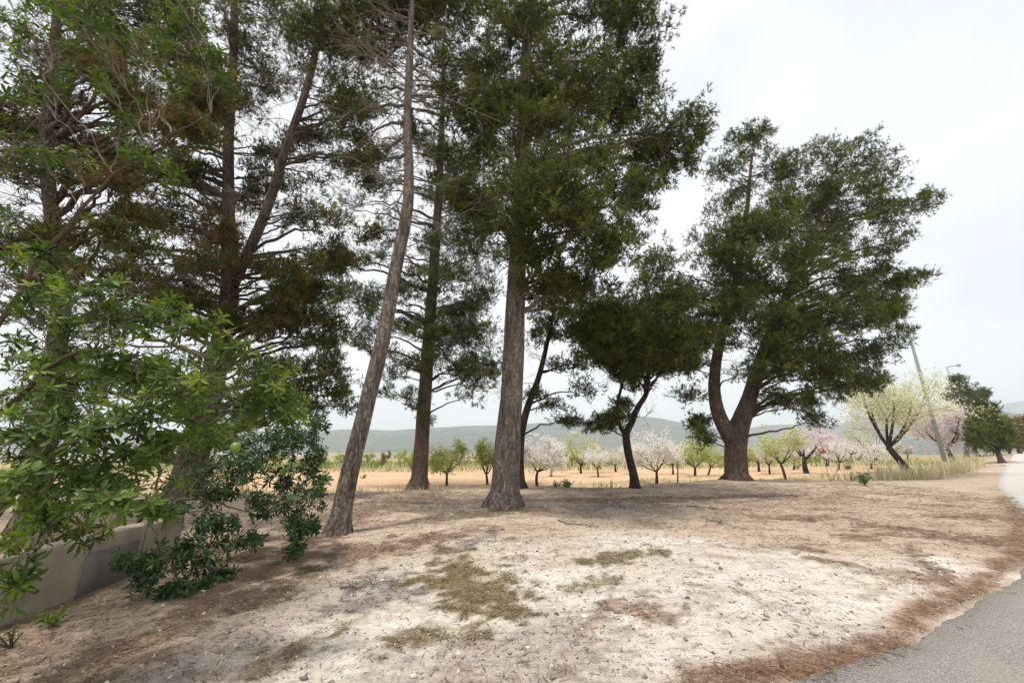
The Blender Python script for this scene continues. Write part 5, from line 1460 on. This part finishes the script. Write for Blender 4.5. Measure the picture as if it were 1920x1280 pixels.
def stake(x, y, ytop, label):
    p = base(x, y)
    t = at(x + 1, ytop, p[1])
    m = MB()
    m.tube(np.array([p - np.array((0, 0, .1)), (p + t) / 2 + np.array((.01, 0, 0)), t]), np.array((.03, .028, .024)), 6)
    tag(m.build('stake', WOODP), label, 'stake')
stake(1270, 905, 866, 'thin upright stake right of the wide white almond')
stake(1053, 884, 864, 'thin stake left of the yellow-green almond')
stake(826, 893, 878, 'short stake beside the fresh green almond')

# ------------------------------------------------------------------ buildings far off
def house(xl, xr, yt, Yd, h, depth, label, posts=False, name='farmhouse', wall=WHITEW, base_z=None):
    a, b = at(xl, yt, Yd), at(xr, yt, Yd)
    z0 = min(float(gz(a[0], Yd)), a[2] - h) - 0.3 if base_z is None else base_z
    top = a[2]
    root = empty(name, ((a[0] + b[0]) / 2, Yd, z0), label, 'building')
    m = MB(); m.box((a[0], Yd, z0), (b[0], Yd + depth, top)); m.build('wall', wall, root, smooth=False)
    w = b[0] - a[0]
    o = 0.04 * w
    m = MB()
    rz = top + 0.12 * w * 0.5
    V = [(a[0] - o, Yd - o, top + .02), (b[0] + o, Yd - o, top + .02), (b[0] + o, Yd + depth + o, top + .02), (a[0] - o, Yd + depth + o, top + .02), (a[0] - o, Yd + depth / 2, rz), (b[0] + o, Yd + depth / 2, rz)]
    m.add(V, [(0, 1, 5, 4), (2, 3, 4, 5), (0, 3, 2, 1)])
    m.add([V[0], V[4], V[3], ((V[0][0]), Yd + depth / 2, top + .02)], [(0, 1, 2, 3)])
    m.add([V[1], V[2], V[5], ((V[1][0]), Yd + depth / 2, top + .02)], [(0, 3, 1, 2)])
    m.build('roof', ROOFT if not posts else WHITEW, root, smooth=False)
    k = 3
    for i in range(k):
        cx = a[0] + w * (i + 0.6) / (k + 0.3)
        m = MB(); m.box((cx - w * .05, Yd - 0.03, top - h * .75), (cx + w * .05, Yd + 0.05, top - h * (.3 if i != 0 else .2)))
        m.build('window' if i else 'door', DARKP, root, smooth=False)
house(1104, 1142, 863, 78, 2.4, 5, 'low white shed with dark openings behind the orchard', True, 'shed')
house(1040, 1066, 846, 260, 6, 9, 'pale farmhouse among the almonds left of the shed')
for (x, y, w, lab) in ((991, 812, 12, 'white house low on the ridge, left of the far group'), (1006, 816, 11, 'white house low on the ridge, middle of the far group'), (1076, 812, 9, 'white house low on the ridge, right of the far group')):
    d = Vector(at(x, y, 1000.0).tolist()) - Vector((0, 0, CAMH))
    hit = RIDGE_BVH.ray_cast(Vector((0, 0, CAMH)), d.normalized())[0]
    if hit:
        house(x - w / 2, x + w / 2, y - 4, hit.y - 10, 15, 16, lab, base_z=hit.z - 12)

# ------------------------------------------------------------------ haze
def haze():
    m = bpy.data.materials.new('haze_air')
    m.use_nodes = True
    nt = m.node_tree
    nt.nodes.remove(nt.nodes['Principled BSDF'])
    v = nt.nodes.new('ShaderNodeVolumePrincipled')
    v.inputs['Color'].default_value = (0.86, 0.94, 1.0, 1)
    v.inputs['Density'].default_value = 0.00034
    v.inputs['Anisotropy'].default_value = 0.0
    nt.links.new(v.outputs[0], nt.nodes['Material Output'].inputs['Volume'])
    b = MB()
    b.box((-9000, -8600, -60), (9000, 8600, 360))
    o = b.build('haze', m, smooth=False)
    tag(o, 'pale bluish haze over the valley', 'haze', kind='stuff')
haze()
